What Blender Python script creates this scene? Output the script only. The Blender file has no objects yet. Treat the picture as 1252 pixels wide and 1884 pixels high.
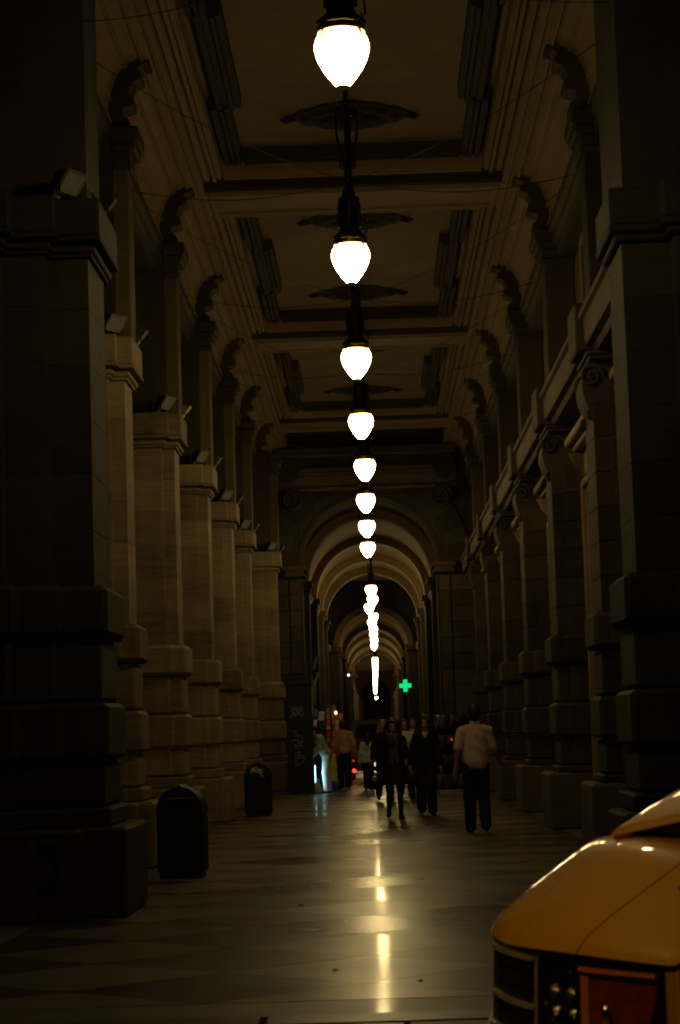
import bpy, math, random
import numpy as np
from mathutils import Vector, Matrix
random.seed(7)
S = bpy.context.scene
COL = S.collection
PI = math.pi

# ------------------------------------------------------------------ camera
FPX, CX, CY = 3828.0, 626.0, 942.0          # focal length in photo pixels, photo centre
VPX, VPY, ROLL = 696.0, 1342.0, math.radians(1.85)
cam_d = bpy.data.cameras.new('camera')
cam = bpy.data.objects.new('camera', cam_d); COL.objects.link(cam)
cam_d.sensor_fit = 'VERTICAL'; cam_d.sensor_height = 36.0
cam_d.lens = 36.0 * FPX / 1884.0
cam_d.clip_start = 0.2; cam_d.clip_end = 2000
v = Vector(((VPX-CX)/FPX, -(VPY-CY)/FPX, -1)).normalized()     # world +Y seen by the camera
u = Vector((-math.sin(ROLL), math.cos(ROLL), 0)); u.z = -(u.x*v.x+u.y*v.y)/v.z; u.normalize()
r = v.cross(u)
R = Matrix((r, v, u))                                            # rows: world axes in camera space
cam.matrix_world = Matrix.Translation((0.10, 0, 1.5)) @ R.to_4x4()
cam_d.dof.use_dof = True; cam_d.dof.focus_distance = 38.0; cam_d.dof.aperture_fstop = 6.3
S.camera = cam

# ------------------------------------------------------------------ night sky
W = bpy.data.worlds.new('World'); S.world = W; W.use_nodes = True
wn = W.node_tree.nodes; wl = W.node_tree.links
bg = wn['Background']
sky = wn.new('ShaderNodeTexSky'); sky.sky_type = 'NISHITA'; sky.sun_disc = False
sky.sun_elevation = math.radians(-4); sky.sun_rotation = math.radians(200)
wl.new(sky.outputs[0], bg.inputs[0]); bg.inputs[1].default_value = 0.012
S.view_settings.view_transform = 'Standard'; S.view_settings.look = 'None'
S.view_settings.exposure = 0.0; S.view_settings.gamma = 1.0
S.render.engine = 'CYCLES'
S.cycles.use_denoising = True
S.cycles.max_bounces = 6; S.cycles.diffuse_bounces = 4; S.cycles.glossy_bounces = 3
S.cycles.caustics_reflective = False; S.cycles.caustics_refractive = False
S.cycles.sample_clamp_indirect = 3.0
S.cycles.filter_width = 1.9
LAMP_STRENGTH = 46.0
LAMP_COLOUR = (1.0, 0.735, 0.30)

# ------------------------------------------------------------------ materials
def new_mat(name):
    m = bpy.data.materials.new(name); m.use_nodes = True
    return m, m.node_tree.nodes, m.node_tree.links, m.node_tree.nodes['Principled BSDF']

def plain(name, col, rough=0.6, metal=0.0, coat=0.0, spec=0.5, var=0.15, scale=9.0, trans=0.0):
    m, n, l, b = new_mat(name)
    b.inputs['Roughness'].default_value = rough; b.inputs['Metallic'].default_value = metal
    b.inputs['Coat Weight'].default_value = coat; b.inputs['Coat Roughness'].default_value = 0.04
    b.inputs['Specular IOR Level'].default_value = spec
    b.inputs['Transmission Weight'].default_value = trans
    if var > 0:
        t = n.new('ShaderNodeTexCoord'); nz = n.new('ShaderNodeTexNoise'); nz.inputs['Scale'].default_value = scale
        nz.inputs['Detail'].default_value = 5
        rp = n.new('ShaderNodeValToRGB')
        rp.color_ramp.elements[0].position = .3; rp.color_ramp.elements[1].position = .72
        rp.color_ramp.elements[0].color = tuple(c*(1-var) for c in col)+(1,)
        rp.color_ramp.elements[1].color = tuple(min(1, c*(1+var)) for c in col)+(1,)
        l.new(t.outputs['Object'], nz.inputs['Vector']); l.new(nz.outputs['Fac'], rp.inputs[0]); l.new(rp.outputs[0], b.inputs['Base Color'])
    else:
        b.inputs['Base Color'].default_value = col+(1,)
    return m

def emit(name, col, s):
    m, n, l, b = new_mat(name)
    b.inputs['Base Color'].default_value = tuple(min(1, c) for c in col)+(1,)
    b.inputs['Emission Color'].default_value = col+(1,); b.inputs['Emission Strength'].default_value = s
    return m

def stone(name, light, dark, bump=0.25, rough=0.75, streak=1.0):
    """travertine-like stone: horizontal bedding, blotches, drips and pits, tone changes block by block"""
    m, n, l, b = new_mat(name)
    g = n.new('ShaderNodeNewGeometry'); oi = n.new('ShaderNodeObjectInfo')
    mp = n.new('ShaderNodeMapping'); mp.inputs['Scale'].default_value = (1.2, 1.2, 9.0)
    off = n.new('ShaderNodeVectorMath'); off.operation = 'SCALE'
    comb = n.new('ShaderNodeCombineXYZ')
    l.new(oi.outputs['Random'], comb.inputs[0]); l.new(oi.outputs['Random'], comb.inputs[2])
    off.inputs['Scale'].default_value = 9.0; l.new(comb.outputs[0], off.inputs[0])
    add = n.new('ShaderNodeVectorMath'); l.new(g.outputs['Position'], add.inputs[0]); l.new(off.outputs[0], add.inputs[1])
    l.new(add.outputs[0], mp.inputs['Vector'])
    bed = n.new('ShaderNodeTexNoise'); bed.inputs['Scale'].default_value = 2.2; bed.inputs['Detail'].default_value = 7
    l.new(mp.outputs[0], bed.inputs['Vector'])
    blot = n.new('ShaderNodeTexNoise'); blot.inputs['Scale'].default_value = .9; blot.inputs['Detail'].default_value = 6
    l.new(g.outputs['Position'], blot.inputs['Vector'])
    mp2 = n.new('ShaderNodeMapping'); mp2.inputs['Scale'].default_value = (5, 5, .35)
    l.new(g.outputs['Position'], mp2.inputs['Vector'])
    drip = n.new('ShaderNodeTexNoise'); drip.inputs['Scale'].default_value = 1.4; drip.inputs['Detail'].default_value = 4
    l.new(mp2.outputs[0], drip.inputs['Vector'])
    s1 = n.new('ShaderNodeMath'); s1.operation = 'MULTIPLY_ADD'; s1.inputs[1].default_value = .32
    l.new(bed.outputs['Fac'], s1.inputs[0])
    s2 = n.new('ShaderNodeMath'); s2.operation = 'MULTIPLY'; s2.inputs[1].default_value = .43
    l.new(blot.outputs['Fac'], s2.inputs[0]); l.new(s2.outputs[0], s1.inputs[2])
    s3 = n.new('ShaderNodeMath'); s3.operation = 'MULTIPLY_ADD'; s3.inputs[1].default_value = .25*streak
    l.new(drip.outputs['Fac'], s3.inputs[0]); l.new(s1.outputs[0], s3.inputs[2])
    s4 = n.new('ShaderNodeMath'); s4.operation = 'MULTIPLY_ADD'; s4.inputs[1].default_value = .22; 
    l.new(oi.outputs['Random'], s4.inputs[0]); l.new(s3.outputs[0], s4.inputs[2])
    rp = n.new('ShaderNodeValToRGB')
    rp.color_ramp.elements[0].position = .40; rp.color_ramp.elements[0].color = dark+(1,)
    rp.color_ramp.elements[1].position = .78; rp.color_ramp.elements[1].color = light+(1,)
    l.new(s4.outputs[0], rp.inputs[0]); l.new(rp.outputs[0], b.inputs['Base Color'])
    b.inputs['Roughness'].default_value = rough; b.inputs['Specular IOR Level'].default_value = .2
    fine = n.new('ShaderNodeTexNoise'); fine.inputs['Scale'].default_value = 26; fine.inputs['Detail'].default_value = 5
    l.new(g.outputs['Position'], fine.inputs['Vector'])
    mx = n.new('ShaderNodeMath'); mx.operation = 'ADD'; l.new(fine.outputs['Fac'], mx.inputs[0]); l.new(bed.outputs['Fac'], mx.inputs[1])
    bp = n.new('ShaderNodeBump'); bp.inputs['Strength'].default_value = bump; bp.inputs['Distance'].default_value = .03
    l.new(mx.outputs[0], bp.inputs['Height']); l.new(bp.outputs[0], b.inputs['Normal'])
    return m

def marble(name, a, c, rough=0.14):
    """polished floor stone, worn unevenly, each slab laid with a slightly different tone and gloss"""
    m, n, l, b = new_mat(name)
    g = n.new('ShaderNodeNewGeometry'); oi = n.new('ShaderNodeObjectInfo')
    nz = n.new('ShaderNodeTexNoise'); nz.inputs['Scale'].default_value = 1.6; nz.inputs['Detail'].default_value = 8; nz.inputs['Distortion'].default_value = 1.2
    l.new(g.outputs['Position'], nz.inputs['Vector'])
    sp = n.new('ShaderNodeTexNoise'); sp.inputs['Scale'].default_value = 40; sp.inputs['Detail'].default_value = 3
    l.new(g.outputs['Position'], sp.inputs['Vector'])
    ad = n.new('ShaderNodeMath'); ad.operation = 'MULTIPLY_ADD'; ad.inputs[1].default_value = .35
    l.new(sp.outputs['Fac'], ad.inputs[0]); l.new(nz.outputs['Fac'], ad.inputs[2])
    ad2 = n.new('ShaderNodeMath'); ad2.operation = 'MULTIPLY_ADD'; ad2.inputs[1].default_value = .25
    l.new(oi.outputs['Random'], ad2.inputs[0]); l.new(ad.outputs[0], ad2.inputs[2])
    rp = n.new('ShaderNodeValToRGB'); rp.color_ramp.elements[0].position = .5; rp.color_ramp.elements[1].position = .95
    rp.color_ramp.elements[0].color = a+(1,); rp.color_ramp.elements[1].color = c+(1,)
    l.new(ad2.outputs[0], rp.inputs[0]); l.new(rp.outputs[0], b.inputs['Base Color'])
    wear = n.new('ShaderNodeTexNoise'); wear.inputs['Scale'].default_value = .7; wear.inputs['Detail'].default_value = 5
    l.new(g.outputs['Position'], wear.inputs['Vector'])
    w2 = n.new('ShaderNodeMath'); w2.operation = 'MULTIPLY_ADD'; w2.inputs[1].default_value = .22; w2.inputs[2].default_value = rough+.06
    l.new(wear.outputs['Fac'], w2.inputs[0])
    w3 = n.new('ShaderNodeMath'); w3.operation = 'MULTIPLY_ADD'; w3.inputs[1].default_value = .12
    l.new(oi.outputs['Random'], w3.inputs[0]); l.new(w2.outputs[0], w3.inputs[2]); l.new(w3.outputs[0], b.inputs['Roughness'])
    b.inputs['IOR'].default_value = 1.45; b.inputs['Specular IOR Level'].default_value = .15
    cw = n.new('ShaderNodeMath'); cw.operation = 'MULTIPLY_ADD'; cw.inputs[1].default_value = .75; cw.inputs[2].default_value = -.36; cw.use_clamp = True
    l.new(oi.outputs['Random'], cw.inputs[0]); l.new(cw.outputs[0], b.inputs['Coat Weight']); b.inputs['Coat Roughness'].default_value = .085
    un = n.new('ShaderNodeTexNoise'); un.inputs['Scale'].default_value = 2.4; un.inputs['Detail'].default_value = 2
    l.new(g.outputs['Position'], un.inputs['Vector'])
    bp = n.new('ShaderNodeBump'); bp.inputs['Strength'].default_value = .05; bp.inputs['Distance'].default_value = .02
    l.new(un.outputs['Fac'], bp.inputs['Height']); l.new(bp.outputs[0], b.inputs['Normal'])
    return m

M = {}
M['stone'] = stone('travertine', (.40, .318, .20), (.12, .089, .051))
M['warm_stone'] = stone('mid brown travertine', (.17, .132, .08), (.07, .053, .031))
M['dark_stone'] = stone('dark travertine', (.066, .054, .034), (.020, .016, .010))  # darkest of the travertine tones
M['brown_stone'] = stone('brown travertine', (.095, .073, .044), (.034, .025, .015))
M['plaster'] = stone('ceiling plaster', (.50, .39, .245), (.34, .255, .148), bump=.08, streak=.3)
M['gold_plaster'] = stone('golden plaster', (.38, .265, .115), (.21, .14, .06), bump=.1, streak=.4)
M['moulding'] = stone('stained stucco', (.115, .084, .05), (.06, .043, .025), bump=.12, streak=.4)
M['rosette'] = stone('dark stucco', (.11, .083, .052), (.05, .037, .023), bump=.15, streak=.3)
M['orange_lit'] = stone('terracotta plaster', (.30, .13, .06), (.16, .065, .03), bump=.15)  # orange light on the last archway, put into the plaster colour
M['marble_light'] = marble('cream marble', (.125, .099, .060), (.21, .168, .105), .09)
M['marble_dark'] = marble('grey marble', (.026, .021, .016), (.056, .045, .034), .08)
M['marble_red'] = marble('red brown marble', (.045, .030, .021), (.085, .058, .041), .10)
M['granite'] = marble('granite', (.07, .058, .044), (.125, .104, .08), .18)
M['grout'] = plain('grout', (.045, .038, .028), .5)
M['asphalt'] = plain('asphalt', (.045, .043, .04), .8, var=.35, scale=30)
M['iron'] = plain('black iron', (.018, .017, .015), .42, .6)
M['brass'] = plain('old brass', (.55, .38, .13), .3, 1.0)
M['cable'] = plain('cable', (.02, .018, .016), .6)
M['globe'] = emit('lit opal glass', LAMP_COLOUR, LAMP_STRENGTH)
_n, _l = M['globe'].node_tree.nodes, M['globe'].node_tree.links
_tc = _n.new('ShaderNodeTexCoord'); _sx = _n.new('ShaderNodeSeparateXYZ'); _mr = _n.new('ShaderNodeMapRange')   # the reflector in the cap throws most light down
_l.new(_tc.outputs['Object'], _sx.inputs[0]); _l.new(_sx.outputs['Z'], _mr.inputs['Value'])
for _k, _v in (('From Min', -.14), ('From Max', .13), ('To Min', LAMP_STRENGTH*1.25), ('To Max', LAMP_STRENGTH*.32)): _mr.inputs[_k].default_value = _v
_l.new(_mr.outputs[0], _n['Principled BSDF'].inputs['Emission Strength'])
M['bin'] = plain('bin enamel', (.016, .018, .016), .65, .0, spec=.3)
M['metal_grey'] = plain('grey painted metal', (.30, .29, .27), .4, .3)
M['flood_glass'] = plain('floodlight glass', (.34, .34, .31), .12, 0, spec=.8)
M['black'] = plain('black plastic', (.012, .012, .012), .38)
M['chrome'] = plain('chrome', (.75, .74, .72), .12, 1.0, var=0)
M['paint'] = plain('yellow car paint', (.80, .40, .008), .40, 0, coat=1.0, var=.03)
M['trim'] = plain('silver trim', (.42, .41, .38), .35, .3)
M['glass'] = plain('dark car glass', (.02, .022, .022), .05, 0, spec=.8, var=0)
M['lens'] = plain('clear lamp lens', (.92, .92, .90), .04, 0, var=0, trans=1.0); M['lens'].node_tree.nodes['Principled BSDF'].inputs['IOR'].default_value = 1.25
M['reflector'] = plain('lamp reflector', (.8, .79, .76), .16, 1.0, var=.3, scale=60)
M['orange_lens'] = plain('orange lamp lens', (.62, .11, .008), .10, 0, coat=1.0, var=.35, scale=18, trans=.45)
M['orange_edge_glow'] = plain('bright orange edge', (.95, .26, .015), .25, 0, coat=1.0, var=.1)
M['tyre'] = plain('tyre rubber', (.02, .02, .02), .8)
M['van_paint'] = plain('dark car paint', (.03, .032, .036), .3, .2, coat=.8, var=.05)
M['kiosk'] = plain('kiosk black steel', (.010, .011, .012), .5, .2)
M['kiosk_lit_side'] = plain('kiosk lit side', (.34, .31, .22), .6)  # pale tone stands for light falling on the kiosk side
M['chalk'] = plain('white spray paint', (.42, .40, .34), .7)
M['skin'] = plain('skin', (.46, .27, .18), .5, var=.08)
M['hair'] = plain('dark hair', (.012, .010, .009), .45, var=.4, scale=40)
M['hair_fair'] = plain('fair hair', (.26, .17, .08), .5, var=.3, scale=40)
M['eye'] = plain('eye', (.05, .04, .03), .2, var=0)
M['lip'] = plain('lips', (.35, .12, .10), .4, var=0)
def cloth(name, col, var=.18): return plain(name, col, .85, spec=.2, var=var, scale=14)
M['shirt_pink'] = cloth('pale pink cotton', (.68, .51, .45))
M['navy'] = cloth('dark trousers', (.014, .015, .020))
M['coat'] = cloth('black coat cloth', (.010, .010, .013))
M['skirt'] = cloth('black skirt cloth', (.014, .013, .015))
M['tights'] = cloth('black tights', (.022, .018, .017))
M['black_knit'] = cloth('black knit', (.012, .012, .016))
M['scarf'] = cloth('tartan scarf', (.13, .07, .045), .6)
M['ochre'] = cloth('ochre shirt', (.52, .26, .11))
M['beige'] = cloth('beige top', (.48, .42, .29))
M['white_cloth'] = cloth('white cotton', (.74, .74, .70), .08)
M['green_grey'] = cloth('grey green top', (.38, .40, .30))
M['red_bag'] = cloth('rust red bag', (.34, .08, .045))
M['leather'] = plain('black leather', (.014, .012, .011), .35)
M['shoe'] = plain('black shoes', (.012, .011, .010), .4)
M['blue'] = cloth('blue cloth', (.02, .035, .30)); M['yellow'] = cloth('yellow cloth', (.60, .46, .03))
M['red'] = cloth('red cloth', (.60, .07, .05)); M['orange'] = cloth('orange card', (.70, .22, .08))
M['cream'] = cloth('cream card', (.70, .58, .40)); M['teal'] = cloth('teal cloth', (.10, .32, .34))
M['silver'] = plain('silver trinket', (.7, .7, .72), .2, .9, var=.2, scale=60); M['violet'] = cloth('violet cloth', (.22, .08, .25))
M['green'] = cloth('green cloth', (.06, .30, .09)); M['card'] = plain('cardboard', (.34, .22, .12), .8)
for _k, _c in (('old gold', (.16, .11, .02)), ('plum', (.05, .02, .05)), ('moss', (.03, .06, .02)), ('brick', (.10, .025, .018)), ('slate', (.05, .06, .065)), ('sand', (.16, .13, .09)), ('pewter', (.25, .25, .26)), ('ink', (.015, .018, .03))): M[_k] = plain(_k+' cloth', _c, .3 if _k == 'pewter' else .8, .8 if _k == 'pewter' else 0, var=.3, scale=40)
M['wood'] = plain('stall wood', (.12, .08, .05), .6)
M['tube'] = emit('cold white tube', (.45, .86, 1.0), 4.5)
M['stall_bulb'] = emit('warm stall bulb', (1.0, .45, .16), 3.5)
M['cross'] = emit('green cross light', (.0, .85, .22), 0.95)
M['tail'] = emit('red tail light', (1.0, .03, .015), 4.0); M['tail_dim'] = emit('dim red tail light', (1.0, .05, .02), .6)
M['plate'] = emit('lit number plate', (1.0, .86, .60), 1.1)  # no lamp itself; the light on the plate is put in as glow
M['added_amber'] = emit('sodium bulb', (1.0, .60, .15), 300.0)  # amber glow of the added lamp that lights the taxi
M['spot'] = emit('small bright bulb', (1.0, .85, .6), 6.0)
M['pipe'] = plain('pale pipe', (.72, .70, .62), .4)
M['paper'] = plain('crumpled paper', (.60, .56, .48), .8)
M['leaf'] = plain('dry leaf', (.10, .045, .02), .7)

# ------------------------------------------------------------------ mesh helpers
class MB:
    def __init__(s): s.v = []; s.f = []
    def add(s, vs, fs):
        o = len(s.v); s.v += [tuple(p) for p in vs]; s.f += [tuple(i+o for i in f) for f in fs]; return s
    def box(s, x0, x1, y0, y1, z0, z1):
        return s.add([(x0,y0,z0),(x1,y0,z0),(x1,y1,z0),(x0,y1,z0),(x0,y0,z1),(x1,y0,z1),(x1,y1,z1),(x0,y1,z1)],
                     [(0,3,2,1),(4,5,6,7),(0,1,5,4),(1,2,6,5),(2,3,7,6),(3,0,4,7)])
    def cbox(s, x0, x1, y0, y1, z0, z1, c=.02):
        """box with chamfered edges"""
        P = []; idx = {}
        X = (x0, x1); Y = (y0, y1); Z = (z0, z1); sg = (1, -1)
        for i in (0,1):
            for j in (0,1):
                for k in (0,1):
                    for ax in range(3):
                        p = [X[i]+sg[i]*c, Y[j]+sg[j]*c, Z[k]+sg[k]*c]
                        p[ax] = (X[i], Y[j], Z[k])[ax]
                        idx[(i,j,k,ax)] = len(P); P.append(p)
        F = []
        for ax in range(3):
            o = [a for a in range(3) if a != ax]
            for e in (0,1):
                q = []
                for a, b in ((0,0),(1,0),(1,1),(0,1)):
                    t = [0,0,0]; t[ax] = e; t[o[0]] = a; t[o[1]] = b; q.append(idx[(t[0],t[1],t[2],ax)])
                flip = (e == 0) ^ (ax == 1)
                F.append(tuple(q[::-1]) if flip else tuple(q))
        for ax in range(3):
            o = [a for a in range(3) if a != ax]
            for a in (0,1):
                for b in (0,1):
                    def K(e, w):
                        t = [0,0,0]; t[ax] = e; t[o[0]] = a; t[o[1]] = b; return idx[(t[0],t[1],t[2],w)]
                    F.append((K(0,o[0]), K(1,o[0]), K(1,o[1]), K(0,o[1])))
        for i in (0,1):
            for j in (0,1):
                for k in (0,1): F.append((idx[(i,j,k,0)], idx[(i,j,k,1)], idx[(i,j,k,2)]))
        return s.add(P, F)
    def prism(s, poly, axis, a0, a1):
        """polygon (two coordinates) pushed along an axis; axis x: (y,z), y: (x,z), z: (x,y)"""
        n = len(poly); V = []
        for a in (a0, a1):
            for p in poly:
                V.append({'x': (a,p[0],p[1]), 'y': (p[0],a,p[1]), 'z': (p[0],p[1],a)}[axis])
        F = [tuple(range(n)), tuple(range(2*n-1, n-1, -1))] + [(i, i+n, (i+1) % n+n, (i+1) % n) for i in range(n)]
        return s.add(V, F)
    def lathe(s, prof, c=(0,0,0), n=24, cap=True):
        V = []; m = len(prof)
        for rr, z in prof:
            for i in range(n):
                a = 2*PI*i/n; V.append((c[0]+rr*math.cos(a), c[1]+rr*math.sin(a), c[2]+z))
        F = [(k*n+i, k*n+(i+1) % n, (k+1)*n+(i+1) % n, (k+1)*n+i) for k in range(m-1) for i in range(n)]
        if cap: F += [tuple(range(n-1, -1, -1)), tuple((m-1)*n+i for i in range(n))]
        return s.add(V, F)
    def tube(s, path, rad, n=8, cap=True):
        path = [Vector(p) for p in path]; rs = rad if hasattr(rad, '__len__') else [rad]*len(path)
        V = []; up = None
        for i, p in enumerate(path):
            d = (path[min(i+1, len(path)-1)]-path[max(i-1, 0)]).normalized()
            if up is None: up = d.orthogonal().normalized()
            up = (up-d*up.dot(d)).normalized(); w = d.cross(up)
            for k in range(n):
                a = 2*PI*k/n; V.append(p+(up*math.cos(a)+w*math.sin(a))*rs[i])
        m = len(path)
        F = [(k*n+i, k*n+(i+1) % n, (k+1)*n+(i+1) % n, (k+1)*n+i) for k in range(m-1) for i in range(n)]
        if cap: F += [tuple(range(n-1, -1, -1)), tuple((m-1)*n+i for i in range(n))]
        return s.add(V, F)
    def grid(s, fn, nu, nv, thick=None):
        V = [fn(i/nu, j/nv) for i in range(nu+1) for j in range(nv+1)]
        F = [(i*(nv+1)+j, (i+1)*(nv+1)+j, (i+1)*(nv+1)+j+1, i*(nv+1)+j+1) for i in range(nu) for j in range(nv)]
        return s.add(V, F)
    def mesh(s, name, smooth=False):
        me = bpy.data.meshes.new(name); me.from_pydata(s.v, [], s.f)
        import bmesh
        b = bmesh.new(); b.from_mesh(me); bmesh.ops.recalc_face_normals(b, faces=b.faces); b.to_mesh(me); b.free()
        if smooth: me.polygons.foreach_set('use_smooth', [True]*len(me.polygons))
        return me
    def build(s, name, mat, parent=None, smooth=False, loc=(0,0,0), angle=None):
        me = s.mesh(name, smooth)
        if smooth and angle:
            try: me.set_sharp_from_angle(angle=math.radians(angle))
            except Exception: pass
        return put(name, me, mat, parent, loc)

def put(name, me, mat, parent=None, loc=(0,0,0), rot=(0,0,0)):
    if mat and not me.materials: me.materials.append(M[mat] if isinstance(mat, str) else mat)
    o = bpy.data.objects.new(name, me); COL.objects.link(o)
    o.location = loc; o.rotation_euler = rot
    if parent: o.parent = parent
    return o
def tag(o, label, cat, group=None):
    o['label'] = label; o['category'] = cat
    if group: o['group'] = group
    return o
def thing(name, label, cat, loc=(0,0,0), rz=0, group=None):
    o = bpy.data.objects.new(name, None); COL.objects.link(o); o.empty_display_size = .2
    o.location = loc; o.rotation_euler = (0,0,rz)
    return tag(o, label, cat, group)
def struct(o): o['kind'] = 'structure'; return o
def struct_root(name):
    o = bpy.data.objects.new(name, None); COL.objects.link(o); return struct(o)
KIDS = {}
def copy_tree(src, loc=None, rz=None, label=None, parent=None):
    c = src.copy(); COL.objects.link(c); c.parent = parent
    if loc is not None: c.location = loc
    if rz is not None: c.rotation_euler = (0,0,rz)
    if label: c['label'] = label
    if 'kids' not in KIDS or KIDS['n'] != len(bpy.data.objects): pass
    for ch in list(src.children): copy_tree(ch, parent=c)
    return c
ORD = ['first', 'second', 'third', 'fourth', 'fifth', 'sixth', 'seventh', 'eighth', 'ninth', 'tenth']

# ================================================================== GROUND
road = MB().add([(-300,-200,-.13),(300,-200,-.13),(300,600,-.13),(-300,600,-.13)], [(0,1,2,3)]).build('road', 'asphalt'); struct(road)
FY0, FY1 = 11.25, 330.0
floor = MB().box(-4.6, 3.6, FY0, FY1, -.13, -.004).build('floor', 'grout'); struct(floor)
# lozenge paving: 1.8 m wide, 1.5 m deep
LW, LD, G = 1.8, 1.5, .0009
def lozenge(w, d, x_clip=None):
    pts = [(-w/2+G*2, 0), (0, -d/2+G*2), (w/2-G*2, 0), (0, d/2-G*2)]
    m = MB(); n = len(pts)
    V = [(p[0], p[1], -.004) for p in pts]+[(p[0]*.998, p[1]*.998, .002) for p in pts]
    m.add(V, [(4,5,6,7)]+[(i, (i+1) % 4, (i+1) % 4+4, i+4) for i in range(4)])
    return m.mesh('tile')
def tri_tile(w, d):
    pts = [(0, -d/2+G*2), (w/2-G*2, 0), (0, d/2-G*2)]
    V = [(p[0], p[1], -.004) for p in pts]+[(p[0]*.998, p[1]*.998, .002) for p in pts]
    return MB().add(V, [(3,4,5)]+[(i, (i+1) % 3, (i+1) % 3+3, i+3) for i in range(3)]).mesh('tile')
loz = {k: lozenge(LW, LD) for k in ('marble_light', 'marble_dark', 'marble_red')}
for k in loz: loz[k].materials.append(M[k])
edge = tri_tile(LW, LD); edge.materials.append(M['marble_red'])
def tilt(): return (random.uniform(-1, 1)*.0009, random.uniform(-1, 1)*.0009, 0)
nrow = 0; yy = FY0+.62
while yy < 60.0:
    for sx in (-1, 1):
        put('tile', loz['marble_dark' if nrow % 2 == 0 else 'marble_red'], None, floor, (sx*LW/2-.03, yy+LD/2, 0), tilt())
        put('tile', loz['marble_light'], None, floor, (sx*LW-.03, yy+LD, 0), tilt())
        put('tile', edge, None, floor, (sx*LW*1.5+sx*.004-.03-(.0 if sx > 0 else 0), yy+LD/2, 0), (0, 0, PI if sx > 0 else 0))
    put('tile', loz['marble_light'], None, floor, (-.03, yy+LD, 0), tilt())
    yy += LD; nrow += 1
# first row joins the straight border by light half lozenges
def half_tile(w, d):
    pts = [(-w/2+G*2, G), (w/2-G*2, G), (0, d/2-G*2)]
    V = [(p[0], p[1], -.004) for p in pts]+[(p[0]*.998, p[1], .002) for p in pts]
    return MB().add(V, [(3,4,5)]+[(i, (i+1) % 3, (i+1) % 3+3, i+3) for i in range(3)]).mesh('tile')
hm = half_tile(LW, LD); hm.materials.append(M['marble_light'])
for sx in (-1, 0, 1): put('tile', hm, None, floor, (sx*LW-.03, FY0+.62, 0))
bm_ = MB().box(-.895, .895, .006, .60, -.004, .002).mesh('border_slab'); bm_.materials.append(M['granite'])
for i in range(-2, 2): put('border_slab', bm_, None, floor, (i*1.8+.9-.4, FY0, 0), tilt())
# rectangular side strips and the far pavement, seen only as a gleam
for x0, x1 in ((-4.59, -2.74), (2.68, 3.58)):
    MB().box(x0, x1, FY0+.63, 60, -.004, .0015).build('side_paving', 'marble_light', floor)
for k in range(90):
    y = 60.3+k*3.0
    MB().box(-4.5, 3.5, y, y+1.9, -.004, .002).build('paving_band', 'marble_light' , floor) if k < 40 else None
    MB().box(-4.5, 3.5, y+1.91, y+2.99, -.004, .002).build('paving_band', 'marble_dark', floor) if k < 40 else None
MB().box(-4.5, 3.5, 180.4, FY1, -.004, .002).build('paving_band', 'marble_light', floor)
kerb = struct_root('kerb')
km = MB().cbox(-.74, .74, 0, .34, -.13, .012, .012).mesh('kerb_stone'); km.materials.append(M['granite'])
for i in range(-6, 7): put('kerb_stone', km, None, kerb, (i*1.5+.2, FY0-.345, random.uniform(-.003, .003)))
apron = struct_root('pavement')
am = MB().cbox(-.74, .74, 0, 1.18, -.13, .004, .008).mesh('paving_slab'); am.materials.append(M['granite'])
for i in range(-6, 7): put('paving_slab', am, None, apron, (i*1.5-.55, FY0-1.54, random.uniform(-.003, .003)))

# ================================================================== CEILING
HC, HB = 10.08, 9.65
ceil = struct_root('ceiling')
MB().box(-3.4, 3.4, 14.0, 60.0, HC, HC+.25).build('ceiling_panel', 'plaster', ceil)
BE = [19.5, 31.5, 43.5, 55.5]
def frame(x_in, x_out, y0, y1, win, z, name, mat, ears=0.0, bead=.05):
    """rectangular stucco frame hanging below the ceiling panel, optionally pushed inwards in its middle third"""
    L = y1-y0
    for s in (-1, 1):
        segs = [(y0, y0+L*.30, 0), (y0+L*.30, y0+L*.70, ears), (y0+L*.70, y1, 0)] if ears else [(y0, y1, 0)]
        m = MB()
        for a, b, e in segs:
            xi, xo = x_in-e, x_out-e*.55
            m.box(min(s*xi, s*xo), max(s*xi, s*xo), a, b, z, HC)
            for q, dz in ((.02, .035), (.09, .07)):
                m.box(min(s*(xi+q), s*(xi+q+bead)), max(s*(xi+q), s*(xi+q+bead)), a+.01, b-.01, z-dz, z)
            m.box(min(s*(xo-.02), s*(xo-.10)), max(s*(xo-.02), s*(xo-.10)), a+.01, b-.01, z-.05, z)
        m.build(name, mat, ceil)
    for a, b, sg in ((y0, y0+win, 1), (y1-win, y1, -1)):
        m = MB(); m.box(-x_in+.001, x_in-.001, a, b, z+.002, HC)
        far = b if sg > 0 else a
        for q, dz in ((.03, .035), (.12, .07), (win-.12, .05)):
            c0, c1 = sorted((far-sg*q, far-sg*(q+bead)))
            m.box(-x_in+.03, x_in-.03, c0, c1, z-dz, z+.002)
        m.build(name, mat, ceil)
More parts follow.
